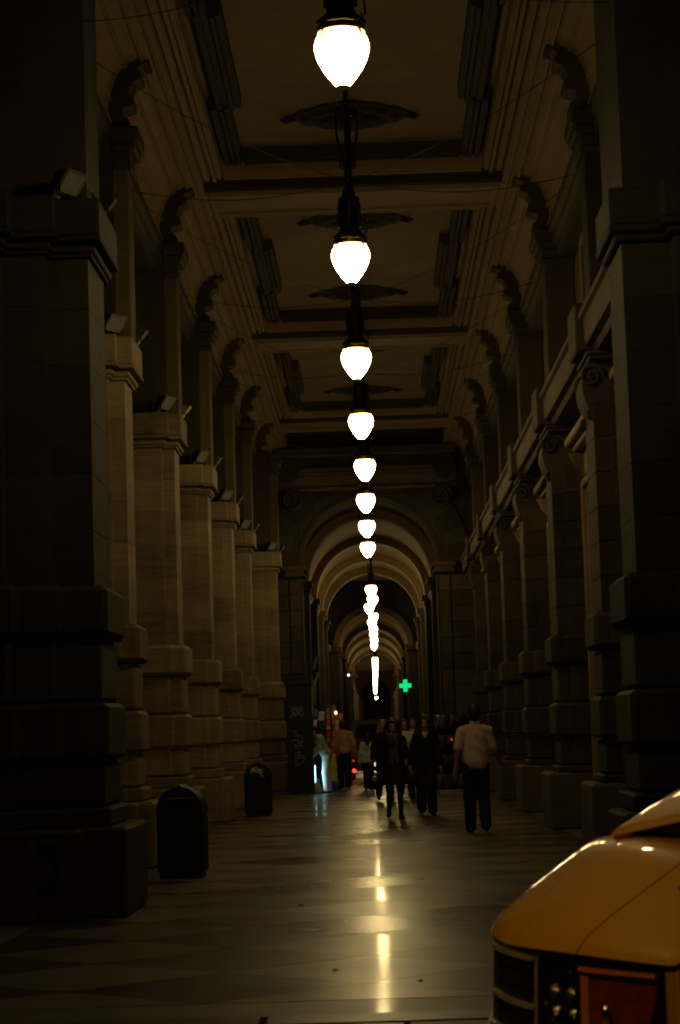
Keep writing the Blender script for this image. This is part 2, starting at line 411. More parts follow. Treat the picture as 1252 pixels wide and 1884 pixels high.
for i, yb in enumerate(BE):
    b = MB(); b.box(-2.25, 2.25, yb-.65, yb+.65, HB, HC)
    b.build('beam', 'plaster', ceil)
    f = MB()
    f.box(-2.2, 2.2, yb-.60, yb-.52, HB-.035, HB); f.box(-2.2, 2.2, yb+.52, yb+.60, HB-.035, HB)
    f.box(-2.2, -2.12, yb-.52, yb+.52, HB-.033, HB); f.box(2.12, 2.2, yb-.52, yb+.52, HB-.033, HB)
    f.build('beam_fillet', 'plaster', ceil)
    for sg in (-1, 1):                      # stepped cornice on each side of the beam
        m = MB()
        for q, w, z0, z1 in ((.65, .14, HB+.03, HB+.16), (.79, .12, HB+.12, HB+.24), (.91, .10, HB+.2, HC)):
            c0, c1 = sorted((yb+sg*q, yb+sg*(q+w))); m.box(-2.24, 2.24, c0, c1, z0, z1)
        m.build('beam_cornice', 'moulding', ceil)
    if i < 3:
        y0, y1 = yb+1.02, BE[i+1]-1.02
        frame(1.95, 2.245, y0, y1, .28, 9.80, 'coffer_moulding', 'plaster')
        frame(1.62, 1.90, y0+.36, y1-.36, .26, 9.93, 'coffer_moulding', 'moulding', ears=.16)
m = MB()
for s in (-1, 1):
    a, b = sorted((s*2.25, s*2.56)); m = MB().box(a, b, 14, 60, HB, HC)
    m.build('ceiling_margin', 'plaster', ceil)
    m = MB()
    for q in (2.30, 2.46):
        a, b = sorted((s*q, s*(q+.035))); m.box(a, b, 14, 60, HB-.03, HB)
    m.build('margin_fillet', 'plaster', ceil)
    # concave cove down to the wall
    pr = []
    for k in range(9):
        t = (1-k/8)*PI/2; pr.append((s*(2.56+.36*math.cos(t)), HB-.80+.78*math.sin(t)))
    poly = pr+[(s*3.3, HB-.80), (s*3.3, HC), (s*2.56, HC)]
    MB().prism(poly, 'y', 14, 60).build('cove', 'plaster', ceil)
    m = MB()
    for (x, z, w, h) in ((2.66, 9.545, .05, .05), (2.86, 9.15, .06, .04), (2.86, 8.845, .08, .05)):
        a, b = sorted((s*x, s*(x+w))); m.box(a, b, 17.6, 60, z, z+h)
    m.build('cove_fillet', 'plaster', ceil)
    # cornice that the cove springs from, carried on the piers
    poly = [(s*3.3, 8.35), (s*2.98, 8.35), (s*2.98, 8.52), (s*2.92, 8.55), (s*2.92, 8.66), (s*2.86, 8.70), (s*2.86, 8.845), (s*3.3, 8.845)]
    MB().prism(poly, 'y', 17.6, 60).build('cornice', 'brown_stone', ceil)
# stepped ribs on the cove above every pier
def rib_mesh(s):
    p = [(3.0, 8.78), (2.66, 8.78), (2.66, 8.92), (2.74, 8.97), (2.74, 9.06), (2.60, 9.10), (2.60, 9.20), (2.67, 9.24), (2.60, 9.38), (2.50, 9.42), (2.50, 9.50), (2.56, 9.53),
         (2.47, 9.60), (2.40, 9.60), (2.40, 9.76), (3.0, 9.76)]
    me = MB().prism([(s*a, b) for a, b in p], 'y', 0, .42).mesh('cove_rib'); me.materials.append(M['moulding']); return me
for s in (-1, 1):
    rm = rib_mesh(s)
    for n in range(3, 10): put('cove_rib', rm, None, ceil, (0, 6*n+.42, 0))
# ceiling roses, pointed across the hall
def rose():
    m = MB(); NR, NA = 14, 48; V = []; F = []
    for k in range(NR+1):
        t = k/NR
        for i in range(NA):
            a = 2*PI*i/NA
            out = (abs(math.cos(a))**1.35+abs(math.sin(a))**1.35)**(-1/1.35)
            lobe = 1+.035*math.cos(12*a)*t
            x = .92*t*out*math.cos(a)*lobe; y = .74*t*out*math.sin(a)*lobe
            z = -.07*(1-t**2)-.018*math.cos(t*PI*6)-.018*math.cos(12*a)*math.sin(t*PI)-.02
            if k == NR: z = .01
            V.append((x, y, z))
    for k in range(NR):
        for i in range(NA): F.append((k*NA+i, k*NA+(i+1) % NA, (k+1)*NA+(i+1) % NA, (k+1)*NA+i))
    m.add(V, F); 
    for s in (-1, 1):
        m.tube([(s*.78, 0, -.03), (s*.90, 0, -.06), (s*.98, 0, -.03)], [.03, .035, .02], 8)
    return m.mesh('ceiling_rose', True)
rose_me = rose(); rose_me.materials.append(M['rosette'])
LAMPY = [15.3, 22.1, 28.3, 34.3, 40.2, 46.1, 52.0, 58.1]
for y in LAMPY[1:]: put('ceiling_rose', rose_me, None, ceil, (0, y+.15, HC))

# ================================================================== LEFT ROW OF PILLARS
def stones(t, spec, mat, plan):
    """stack of separate stone courses: spec = list of (z0, z1, projection, chamfer)"""
    for z0, z1, p, c in spec:
        m = MB()
        for x0, x1, y0, y1 in plan: m.cbox(x0-p, x1+p, y0-p, y1+p, z0+(.004 if p else .0012), z1-(.004 if p else .0012), c)
        m.build('stone_block', mat, t)
BASE = [(.742, .90, .12, .02), (.90, 1.285, .06, .03), (1.29, 1.77, .11, .04), (1.775, 2.31, .05, .03), (2.315, 2.75, .12, .045)]
SHAFT = [(2.75+i*.474, 2.75+(i+1)*.474, 0, .003) for i in range(6)]
def pillar(mat, near_steps=False):
    t = thing('arcade_pillar', '', 'pillar')
    plan = [(-1.5, -.17, 0, 1.15), (-.172, 0, .2, .95)]
    if near_steps: plan = [(-1.9, 0, 0, 1.05), (-1.9, -.36, -.18, .01), (-1.9, -.72, -.38, -.17)]
    m = MB()
    for x0, x1, y0, y1 in plan: m.cbox(x0-.26, x1+.26, y0-.26, y1+.26, 0, .74, .03)
    pl = m.build('plinth', mat, t)
    fr = MB()
    X0, Y0 = -.62, (-.26 if not near_steps else -.44)
    X0 = -.62 if not near_steps else -.55
    fr.box(X0, X0+.26, Y0-.012, Y0-.001, .25, .28); fr.box(X0, X0+.26, Y0-.012, Y0-.001, .60, .63)
    fr.box(X0, X0+.03, Y0-.012, Y0-.001, .28, .60); fr.box(X0+.23, X0+.26, Y0-.012, Y0-.001, .28, .60)
    fr.build('access_panel_frame', 'iron', pl)
    stones(t, BASE, mat, plan); stones(t, SHAFT, mat, plan)
    # capital: two fillets, then a heavy block cut back towards the hall
    m = MB()
    for x0, x1, y0, y1 in plan:
        m.cbox(x0-.04, x1+.04, y0-.04, y1+.04, 5.565, 5.60, .008)
        m.cbox(x0-.07, x1+.07, y0-.07, y1+.07, 5.60, 5.66, .015)
        m.cbox(x0-.02, x1+.02, y0-.02, y1+.02, 5.66, 5.69, .005)
        m.cbox(x0-.13, x1+.13, y0-.13, y1+.13, 5.69, 5.73, .01)
    m.build('capital_moulding', mat, t)
    m = MB()
    for x0, x1, y0, y1 in plan: m.cbox(x0-.12, x1+.12, y0-.12, y1+.12, 5.732, 6.06, .02)
    m.build('abacus', mat, t)
    # upper pier with its own pilaster and capital
    up = MB()
    if near_steps: up.box(-1.9, -.03, .22, 1.1, 6.06, 10.0)
    else: up.box(-1.5, -.12, .34, 1.15, 6.06, 8.7)
    u = up.build('upper_pier', mat if near_steps else 'brown_stone', t)  # same stone as below; dimmer light up here put into a darker colour
    if not near_steps:
        q = lambda z: z/1.022
        MB().cbox(-.125, .07, .42, .92, 6.06, q(8.30), .012).build('pilaster', 'warm_stone', u)  # darkened too, for the weaker light above the lamps
        m = MB(); m.cbox(-.12, .12, .38, .96, q(8.28), q(8.36), .015); m.cbox(-.12, .10, .40, .94, q(8.36), q(8.52), .01)
        m.cbox(-.12, .17, .34, 1.0, q(8.52), q(8.62), .02); m.cbox(-.12, .21, .30, 1.04, q(8.62), q(8.80), .02)
        m.build('pilaster_capital', 'moulding', u)
    else:
        m = MB(); m.cbox(-1.2, .1, .1, 1.15, 8.3, 8.42, .02); m.cbox(-1.2, .16, .05, 1.2, 8.6, 8.82, .02)
        m.build('pilaster_capital', mat, u)
    return t
PG = 'row of stone pillars along the left side of the arcade'
pe = pillar('dark_stone', True); pe.location = (-2.30, 17.85, 0); pe.name = 'end_pillar'; pe.scale = (1, 1, 1.022)
tag(pe, 'dark end pillar at the left edge, nearest and largest of the left row', 'pillar', PG)
p0 = pillar('stone'); p0.location = (-2.75, 24, 0); p0.scale = (1, 1, 1.022)
LBL = ['stone pillar half hidden behind the dark end pillar, second of the left row',
       'stone pillar behind the nearer litter bin, third of the left row',
       'stone pillar of the left row, fourth counting from the dark end pillar',
       'stone pillar of the left row, fifth counting from the dark end pillar',
       'stone pillar behind the farther litter bin, sixth of the left row',
       'stone pillar of the left row beside the graffitied black kiosk']
tag(p0, LBL[0], 'pillar', PG)
for i in range(1, 6):
    q = copy_tree(p0, (-2.75 if i < 5 else -2.42, 24+6*i, 0), label=LBL[i])

# ================================================================== RIGHT WALL
wall = thing('arcade_wall', 'long brown stone inner wall with pilasters and shop doorways on the right', 'wall', (0,0,0))
MB().box(3.25, 3.7, 19.0, 60, 0, 8.5).build('wall_face', 'stone', wall)
def right_pilaster():
    t = bpy.data.objects.new('pilaster', None); COL.objects.link(t); t.parent = wall
    plan = [(-.02, .54, 0, 1.0), (.16, .54, -.16, 1.16)]
    m = MB(); m.cbox(-.22, .54, -.20, 1.2, 0, .80, .03); m.build('plinth', 'warm_stone', t)
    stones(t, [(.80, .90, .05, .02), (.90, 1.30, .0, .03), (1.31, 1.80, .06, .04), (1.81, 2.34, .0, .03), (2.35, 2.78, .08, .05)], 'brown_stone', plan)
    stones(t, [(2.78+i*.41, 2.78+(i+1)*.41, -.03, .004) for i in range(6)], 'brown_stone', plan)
    # scrolled console under the ledge
    pts = []
    for k in range(26):
        a = k/25; ang = a*PI*1.0
        pts.append((.08-.22*math.sin(ang*.9+.25)*(1-.45*a), 5.74-.74*a))
    MB().prism([(.5, 5.74)]+pts+[(.5, 4.95)], 'y', .12, .88).build('console', 'brown_stone', t)
    m = MB()
    for (yy, zz, rr) in ((.10, 5.56, .15), (.90, 5.56, .15), (.10, 5.10, .08), (.90, 5.10, .08)):
        sp = [(.02+rr*(1-k/30)*math.cos(k*.42), yy, zz+rr*(1-k/30)*math.sin(k*.42)) for k in range(30)]
        m.tube(sp, .022, 6)
    m.build('volute', 'brown_stone', t, True)
    m = MB(); m.cbox(-.02, .52, -.06, 1.06, 5.74, 5.79, .015); m.cbox(-.05, .52, -.10, 1.10, 5.79, 5.84, .015)
    m.build('capital', 'brown_stone', t)
    m = MB(); m.cbox(.0, .50, .1, .9, 6.30, 6.55, .02)
    m.build('upper_base', 'brown_stone', t)
    MB().cbox(.06, .50, .2, .8, 6.55, 8.30, .012).build('upper_shaft', 'brown_stone', t)
    m = MB(); m.cbox(0, .5, .12, .88, 8.28, 8.36, .012); m.cbox(.02, .5, .16, .84, 8.36, 8.52, .01)
    m.cbox(-.05, .5, .08, .92, 8.52, 8.62, .02); m.cbox(-.09, .5, .04, .96, 8.62, 8.80, .02)
    m.build('upper_capital', 'moulding', t)
    return t
rp0 = right_pilaster(); rp0.location = (2.74, 24.2, 0)
for n in range(5, 10): copy_tree(rp0, (2.74, 6*n+.2, 0), parent=wall)
# projecting ledge above the shop doorways, breaking forward over the pilasters
poly = [(3.26, 5.84), (2.82, 5.84), (2.78, 5.90), (2.70, 5.92), (2.68, 5.96), (2.68, 6.22), (2.63, 6.24), (2.63, 6.30), (3.26, 6.30)]
MB().prism(poly, 'y', 19.3, 60).build('ledge', 'warm_stone', wall)
for n in range(4, 10):
    MB().cbox(2.585, 2.80, 6*n+.25, 6*n+1.15, 5.86, 6.44, .02).build('ledge_block', 'brown_stone', wall)
# shop doorways
def doorway():
    t = bpy.data.objects.new('doorway', None); COL.objects.link(t); t.parent = wall
    x = 3.25
    for a, sg in ((1.75, 1), (5.35, -1)):
        m = MB()
        for q, w, d in ((0, .10, .17), (.10, .09, .11), (.19, .07, .06)):
            c0, c1 = sorted((a+sg*q, a+sg*(q+w))); m.cbox(x-d, x+.01, c0, c1, 0, 4.90-q, .012)
        m.build('door_jamb', 'stone', t)
    m = MB()
    for q, w, d in ((0, .10, .17), (.10, .09, .11), (.19, .07, .06)): m.cbox(x-d+.002, x+.01, 1.75+q+w, 5.35-q-w, 4.90-q-w, 4.90-q, .012)
    m.build('door_lintel', 'stone', t)
    m = MB(); m.cbox(x-.10, x+.01, 1.7, 5.4, 5.0, 5.32, .01); m.cbox(x-.24, x+.01, 1.55, 5.55, 5.34, 5.42, .015); m.cbox(x-.34, x+.01, 1.45, 5.65, 5.42, 5.54, .02)
    m.build('door_cornice', 'stone', t)
    s = MB().box(x-.02, x-.004, 2.02, 5.08, .0, 4.62).build('roller_shutter', 'metal_grey', t)
    for k in range(24): 
        MB().cbox(x-.045, x-.02, 2.04, 5.06, .05+k*.188, .05+k*.188+.17, .012).build('slat', 'iron', s)
    for yy in (1.62, 5.48):
        MB().prism([(x-.30, 5.33), (x, 5.33), (x, 4.88), (x-.06, 4.90), (x-.12, 5.05), (x-.22, 5.15)], 'y', yy-.08, yy+.08).build('bracket', 'stone', t)
    return t
d0 = doorway(); d0.location = (0, 24, 0)
for n in (5, 6, 7, 8): copy_tree(d0, (0, 6*n, 0), parent=wall)
copy_tree(d0, (0, 18.2, 0), parent=wall)
# upper windows above the ledge
def upper_window():
    t = bpy.data.objects.new('window', None); COL.objects.link(t); t.parent = wall
    x = 3.25
    m = MB()
    for a, b in ((2.2, 2.36), (4.74, 4.9)): m.cbox(x-.08, x+.01, a, b, 6.3, 8.12, .012)
    m.cbox(x-.09, x+.01, 2.2, 4.9, 8.12, 8.28, .012)
    m.build('window_frame', 'stone', t)
    MB().box(x-.012, x-.003, 2.36, 4.74, 6.3, 8.12).build('pane', 'glass', t)
    MB().cbox(x-.04, x-.012, 3.5, 3.6, 6.3, 8.12, .008).build('mullion', 'iron', t)
    return t
w0 = upper_window(); w0.location = (0, 24, 0)
for n in (5, 6, 7, 8): copy_tree(w0, (0, 6*n, 0), parent=wall)
# dark end pier on the right
t = thing('end_pier', 'dark end pier at the right edge behind the yellow taxi', 'pier', (2.33, 17.6, 0))
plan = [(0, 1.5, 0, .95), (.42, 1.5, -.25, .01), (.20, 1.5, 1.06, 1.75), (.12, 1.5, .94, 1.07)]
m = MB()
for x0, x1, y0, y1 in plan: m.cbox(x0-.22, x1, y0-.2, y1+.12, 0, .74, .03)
m.build('plinth', 'dark_stone', t)
stones(t, BASE, 'dark_stone', [(a, b-.2, c, d) for a, b, c, d in plan]); stones(t, SHAFT, 'dark_stone', plan)
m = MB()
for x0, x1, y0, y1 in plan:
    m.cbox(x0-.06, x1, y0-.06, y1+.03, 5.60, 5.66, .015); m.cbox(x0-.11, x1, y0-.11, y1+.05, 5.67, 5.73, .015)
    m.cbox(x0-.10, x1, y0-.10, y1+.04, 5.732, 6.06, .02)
m.build('capital', 'dark_stone', t)
MB().box(.06, 1.5, .2, 1.7, 6.06, 10.0).build('upper_pier', 'dark_stone', t)

# ================================================================== ARCHES, VAULTS AND FAR HALLS
AR, SPR = 1.95, 6.27
def arch_wall(y, th, label, top=10.3, mat='dark_stone', detail=True):
    t = thing('arch_wall', label, 'archway', (0, y, 0))
    NS = 40
    for s in (-1, 1):
        m = MB(); a, b = sorted((s*AR, s*3.6)); m.box(a, b, 0, th, 0, SPR)
        m.build('jamb', mat, t)
    # wall above the opening
    m = MB(); V = []; F = []
    for yy_ in (0, th):
        for k in range(NS+1):
            a = PI-PI*k/NS; x = AR*math.cos(a); V.append((x, yy_, SPR+AR*math.sin(a)))
        for k in range(NS+1):
            a = PI-PI*k/NS; V.append((AR*math.cos(a), yy_, top))
    n1 = NS+1
    for k in range(NS):
        F += [(k, k+1, n1+k+1, n1+k), (2*n1+k, 3*n1+k, 3*n1+k+1, 2*n1+k+1), (k, 2*n1+k, 2*n1+k+1, k+1)]
    m.add(V, F); sp = m.build('spandrel', mat, t)
    for s in (-1, 1):
        a, b = sorted((s*AR, s*3.6)); MB().box(a, b, 0, th, SPR, top).build('side_masonry', mat, t)
    if detail:
        nv = 17
        for k in range(nv):
            a0, a1 = PI*k/nv+.008, PI*(k+1)/nv-.008
            r0, r1 = AR+.36, AR+1.0
            poly = [(r0*math.cos(a0), SPR+r0*math.sin(a0)), (r1*math.cos(a0), SPR+r1*math.sin(a0)), (r1*math.cos(a1), SPR+r1*math.sin(a1)), (r0*math.cos(a1), SPR+r0*math.sin(a1))]
            poly = [(max(-3.2, min(3.2, x)), z) for x, z in poly]
            MB().prism(poly, 'y', -.06, .01).build('voussoir', 'dark_stone', t)
    for r0, r1, d in (((AR-.001, AR+.12, .03),) if detail else ((AR-.001, AR+.12, .05), (AR+.12, AR+.24, .09), (AR+.24, AR+.34, .13))):
        m = MB(); V = []; F = []
        for k in range(NS+1):
            a = PI*k/NS
            for rr, yy_ in ((r0, -d), (r1, -d), (r1, .01), (r0, .01)): V.append((rr*math.cos(a), yy_, SPR+rr*math.sin(a)))
        for k in range(NS):
            for e in range(4): F.append((k*4+e, k*4+(e+1) % 4, (k+1)*4+(e+1) % 4, (k+1)*4+e))
        m.add(V, F); m.build('archivolt', 'dark_stone' if detail else 'warm_stone', t)
    for s in (-1, 1):
        m = MB()
        for dx, z0, z1 in ((.10, 5.95, 6.03), (.05, 6.03, 6.12), (.14, 6.12, 6.27)):
            a, b = sorted((s*(AR-dx), s*(AR+.42+dx))); m.cbox(a, b, -.16-dx*.5, th+.05, z0, z1, .015)
        m.build('impost', 'brown_stone', t)
    return t
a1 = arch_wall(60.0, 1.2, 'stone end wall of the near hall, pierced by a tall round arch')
# cornices and consoles above the first arch
for z0, z1, d in ((8.42, 8.50, .34), (8.50, 8.86, .26), (8.86, 8.95, .40), (8.95, 9.06, .52), (9.36, 9.46, .62), (9.46, 9.60, .80)):
    MB().cbox(-2.6, 2.6, -d, .01, z0, z1, .02).build('cornice', 'warm_stone', a1)
MB().box(-2.6, 2.6, -.24, .01, 9.06, 9.36).build('frieze', 'moulding', a1)
for s in (-1, 1):
    for zc, xx, rr in ((9.0, 2.22, .36), (8.12, 2.12, .33)):
        m = MB()
        sp = [(s*xx+rr*(1-k/44)*math.cos(k*.38), -.62, zc+rr*(1-k/44)*math.sin(k*.38)) for k in range(42)]
        m.tube(sp, .035, 6); m.lathe([(rr*.9, 0), (rr*.9, .02)], (0, 0, 0), 20)
        n0 = len(m.v)-40
        for i in range(n0, len(m.v)):
            p = m.v[i]; m.v[i] = (s*xx+p[0], -.58+p[2]*20, zc+p[1])
        m.build('console_scroll', 'brown_stone', a1, True, angle=40)
    # coloured plaster strip and pier beside the jamb
    a, b = sorted((s*2.02, s*2.32))
    for k in range(13): MB().cbox(a, b, -.06, .01, k*.452+.006, (k+1)*.452-.006, .012).build('stone_block', 'brown_stone', a1)
    a, b = sorted((s*2.36, s*3.3))
    for k in range(13): MB().cbox(a, b, -.30, .01, k*.45+.005, (k+1)*.45-.005, .012).build('stone_block', 'brown_stone', a1)

def vault(y0, y1, ribs, label, mat='gold_plaster'):
    t = thing('vaulted_passage', label, 'vault', (0, y0, 0)); L = y1-y0
    VR = 2.22; NS = 32; V = []; F = []
    for yy_ in (0, L):
        for rr in (VR, VR+.3):
            for k in range(NS+1):
                a = PI*k/NS; V.append((rr*math.cos(a), yy_, SPR+rr*math.sin(a)))
    n1 = NS+1
    for k in range(NS): F += [(k, k+1, 2*n1+k+1, 2*n1+k), (n1+k, 3*n1+k, 3*n1+k+1, n1+k+1), (k, n1+k, n1+k+1, k+1), (2*n1+k, 2*n1+k+1, 3*n1+k+1, 3*n1+k)]
    MB().add(V, F).build('barrel', mat, t, True, angle=30)
    for s in (-1, 1):
        a, b = sorted((s*VR, s*3.4)); MB().box(a, b, .0, L, 0, SPR).build('side_wall', 'brown_stone', t)
        m = MB(); a, b = sorted((s*(VR-.10), s*(VR+.02))); m.box(a, b, 0.02, L-.02, 6.05, 6.26); a, b = sorted((s*(VR-.16), s*(VR+.02))); m.box(a, b, .02, L-.02, 6.15, 6.22)
        m.build('string_course', 'stone', t)
    for yr in ribs:
        yr -= y0
        for r0, w, o in ((AR, .85, .5), (AR+.10, 1.15, .5)):
            V = []; F = []
            for k in range(NS+1):
                a = PI*k/NS
                for rr, yy_ in ((r0, yr-w/2), (VR+.02, yr-w/2), (VR+.02, yr+w/2), (r0, yr+w/2)): V.append((rr*math.cos(a), yy_, SPR+rr*math.sin(a)))
            for k in range(NS):
                for e in range(4): F.append((k*4+e, k*4+(e+1) % 4, (k+1)*4+(e+1) % 4, (k+1)*4+e))
            MB().add(V, F).build('transverse_rib', 'gold_plaster', t)
        for s in (-1, 1):
            pp = bpy.data.objects.new('pilaster', None); COL.objects.link(pp); pp.parent = t
            a, b = sorted((s*AR, s*(VR+.05))); MB().cbox(a, b, yr-.5, yr+.5, .75, 5.9, .015).build('shaft', 'brown_stone', pp)
            a, b = sorted((s*(AR-.12), s*(VR+.05))); m = MB(); m.cbox(a, b, yr-.6, yr+.6, 6.08, 6.262, .02)
            a, b = sorted((s*(AR-.05), s*(VR+.05))); m.cbox(a, b, yr-.55, yr+.55, 5.9, 6.08, .03); m.build('capital', 'brown_stone', pp)
            a, b = sorted((s*(AR-.12), s*(VR+.05))); MB().cbox(a, b, yr-.6, yr+.6, 0, .75, .02).build('plinth', 'brown_stone', pp)
    return t
vault(61.2, 91.0, [66.6, 75.4, 83.4, 90.4], 'ribbed barrel vaulted passage beyond the first round arch')
def far_hall(y0, y1, label):
    t = thing('far_hall', label, 'hall', (0, y0, 0)); L = y1-y0
    MB().box(-3.6, 3.6, 0, L, 10.0, 10.25).build('ceiling_panel', 'plaster', t)
    for s in (-1, 1):
        a, b = sorted((s*2.75, s*3.4)); MB().box(a, b, 0, L, 0, 10).build('side_wall', 'brown_stone', t)
        a, b = sorted((s*2.4, s*2.78)); MB().box(a, b, 0, L, 8.6, 8.9).build('cornice', 'stone', t)
        k = 3.0
        while k < L-1:
            pp = bpy.data.objects.new('pilaster', None); COL.objects.link(pp); pp.parent = t
            a, b = sorted((s*2.45, s*2.78)); MB().cbox(a, b, k-.5, k+.5, .75, 5.75, .015).build('shaft', 'stone', pp)
            a, b = sorted((s*2.30, s*2.78)); MB().cbox(a, b, k-.6, k+.6, 5.75, 6.1, .03).build('capital', 'stone', pp)
            MB().cbox(a, b, k-.6, k+.6, 0, .75, .03).build('plinth', 'stone', pp)
            k += 6.0
    k = 6.0
    while k < L-1: MB().box(-2.4, 2.4, k-.5, k+.5, 9.6, 10.0).build('beam', 'plaster', t); k += 12
    return t
far_hall(91.0, 119.0, 'flat ceilinged hall seen dimly beyond the first vault')
arch_wall(119.0, 1.0, 'second stone end wall with a round arch, far down the arcade', detail=False)
vault(120.0, 186.0, [128, 140, 152, 168, 185], 'second ribbed vault, small in the distance behind the lamps')
far_hall(186.0, 292.0, 'farthest hall, a dark patch beyond the last rib')
arch_wall(292.0, 1.0, 'last small orange lit archway closing the arcade', mat='orange_lit', detail=False)  # wall colour carries the orange light
end = MB().box(-4, 4, 322, 323, -.1, 10).build('end_wall', 'dark_stone'); tag(end, 'dark wall seen through the last small arch', 'wall')

# ================================================================== LAMPS
def lamp_parts(t, full=True, top=HC):
    gp = [(.001, -.245), (.03, -.243), (.055, -.225), (.105, -.165), (.155, -.09), (.19, -.02), (.207, .05), (.208, .09), (.198, .13), (.18, .16), (.165, .178)]
    MB().lathe(gp, (0, 0, 0), 28 if full else 14).build('globe', 'globe', t, True)
    if not full:
        MB().lathe([(.175, .178), (.175, .22), (.12, .26), (.12, .62), (.03, .66), (.02, top-6.5)], (0, 0, 0), 10).build('housing', 'iron', t)
        return
    MB().lathe([(.045, -.252), (.05, -.246), (.05, -.232), (.02, -.228)], n=16).build('finial', 'brass', t, True, angle=40)
    MB().lathe([(.168, .172), (.186, .176), (.190, .19), (.178, .20), (.178, .225), (.188, .232), (.186, .245), (.15, .26)], n=28).build('collar', 'brass', t, True, angle=40)
    for k in range(4):
        a = PI/4+k*PI/2; c, s = math.cos(a), math.sin(a)
        MB().tube([(.18*c, .18*s, .19), (.20*c, .20*s, .15), (.222*c, .222*s, .115)], [.010, .012, .007], 6).build('clip', 'brass', t)
    h = MB().lathe([(.19, .25), (.19, .265), (.15, .30), (.118, .33), (.108, .36), (.108, .66), (.118, .67), (.118, .70), (.08, .72), (.06, .80), (.035, .84), (.035, .86)], n=24).build('housing', 'iron', t, True, angle=35)
    for k in range(8):
        a = k*PI/4; MB().box(-.008, .008, .105, .128, .38, .65).build('fin', 'iron', h).rotation_euler = (0, 0, a)
    m = MB(); m.tube([(.10, 0, .42), (.16, 0, .46), (.185, 0, .40), (.185, 0, .33), (.16, 0, .30), (.155, 0, .34)], .009, 6); m.build('cable_loop', 'cable', h, True)
    MB().lathe([(.032, .85), (.032, .95), (.045, .97), (.045, 1.0), (.024, 1.02), (.024, top-6.5)], n=12).build('rod', 'iron', t, True, angle=35)
    for k in range(4):          # wrought iron scrolls round the rod
        a = PI/4+k*PI/2; c, s = math.cos(a), math.sin(a); pth = []
        for q in range(14): 
            w = q/13; pth.append((.035+.13*math.sin(w*PI*.62)**1.2, 1.02+.62*w))
        for q in range(1, 15):
            w = q/14; rr = .062*(1-w*.75); an = PI*.05+w*PI*2.3
            pth.append((pth[13][0]-.06+rr*math.cos(an), 1.64+rr*math.sin(an)))
        MB().tube([(c*x, s*x, z) for x, z in pth], .010, 6).build('scroll', 'iron', t, True)
        p2 = []
        for q in range(14):
            w = q/13; rr = .05*(1-w*.7); an = -PI*.5+w*PI*2.2; p2.append((.075+rr*math.cos(an), 1.10+rr*math.sin(an)))
        MB().tube([(c*x, s*x, z) for x, z in p2], .008, 6).build('scroll', 'iron', t, True)
    MB().lathe([(.03, 1.72), (.055, 1.76), (.03, 1.80)], n=12).build('knop', 'iron', t, True)
LG = 'globe lamps hanging in a row down the middle of the arcade'
l0 = thing('hanging_lamp', 'largest glowing globe lamp, hanging nearest at the top of the picture', 'lamp', (0, LAMPY[0], 6.57), 0, LG)
lamp_parts(l0)
for i, y in enumerate(LAMPY[1:]):
    copy_tree(l0, (random.uniform(-.03, .03), y, 6.55+random.uniform(-.02, .02)),
              label='glowing globe lamp in the near hall, %s in the row counting from the largest' % ORD[i+1])
lf = thing('hanging_lamp', '', 'lamp', (0, 75.2, 6.5), 0, LG); lamp_parts(lf, False, 8.4)
mids = [(75.2, .02), (81, .06), (86.3, -.09), (93.4, .07), (98.5, -.02), (105, .04), (111, .03), (118, .05), (126, .03)]
for i, (y, x) in enumerate(mids):
    lab = 'small globe lamp of the overlapping string beyond the first arch, %s from its top' % ORD[i]
    if i == 0: lf['label'] = lab; lf.location = (x, y, 6.5)
    else: copy_tree(lf, (x, y, 6.5), label=lab)
yy = 151.0; far = []
while yy < 285: far.append(yy); yy += 6.2
for i, y in enumerate(far):
    copy_tree(lf, (.06-.0012*(y-151), y, 6.5), label='tiny globe lamp in the far string that merges into one bright line')
copy_tree(lf, (.03, 312, 6.2), label='tiniest globe lamp, alone below the end of the far bright line')

# stay cables from each near lamp to the wall capitals
CG = 'thin stay cables bracing the hanging lamps'
for i, y in enumerate(LAMPY[:7]):
    for s in (-1, 1):
        for far_, w in ((1, 'far'), (0, 'near')):
            n = math.floor((y-.6)/6)+far_
            ey = 6*n+.5+(0 if far_ else .5)
            if ey < 17: continue
            A = Vector((0, y, 7.42)); B = Vector((s*2.66, ey, 8.05)); pts = []
            for k in range(9):
                t_ = k/8; p = A.lerp(B, t_); p.z -= .16*math.sin(t_*PI); pts.append(p)
            o = MB().tube(pts, .0048, 5).build('stay_cable', 'cable')
            tag(o, 'thin cable bracing the %s nearest lamp to the %s wall, %s one' % (ORD[i], 'left' if s < 0 else 'right', w), 'cable', CG)

# ================================================================== FLOODLIGHTS ON THE CAPITALS
FG = 'small floodlights standing on the pillar capitals'
def floodlight(label):
    t = thing('floodlight', label, 'floodlight', group=FG)
    MB().cbox(-.08, .08, -.06, .06, 0, .03, .006).build('base', 'iron', t)
    m = MB(); m.tube([(-.19, 0, .17), (-.19, 0, .05), (.19, 0, .05), (.19, 0, .17)], .012, 6); m.build('yoke', 'iron', t)
    h = bpy.data.objects.new('head', None); COL.objects.link(h); h.parent = t; h.location = (0, 0, .17)
    h.rotation_euler = (math.radians(-52), 0, 0)
    MB().prism([(-.17, -.02), (.17, -.02), (.17, .03), (.08, .13), (-.08, .13), (-.17, .03)], 'x', -.17, .17).build('casing', 'iron', h)
    m = MB(); m.box(-.185, .185, -.185, -.165, -.04, 0); m.box(-.185, .185, .165, .185, -.04, 0); m.box(-.185, -.165, -.165, .165, -.039, 0); m.box(.165, .185, -.165, .165, -.039, 0)
    m.build('rim', 'metal_grey', h)
    MB().box(-.164, .164, -.164, .164, -.03, -.021).build('glass', 'flood_glass', h)
    return t
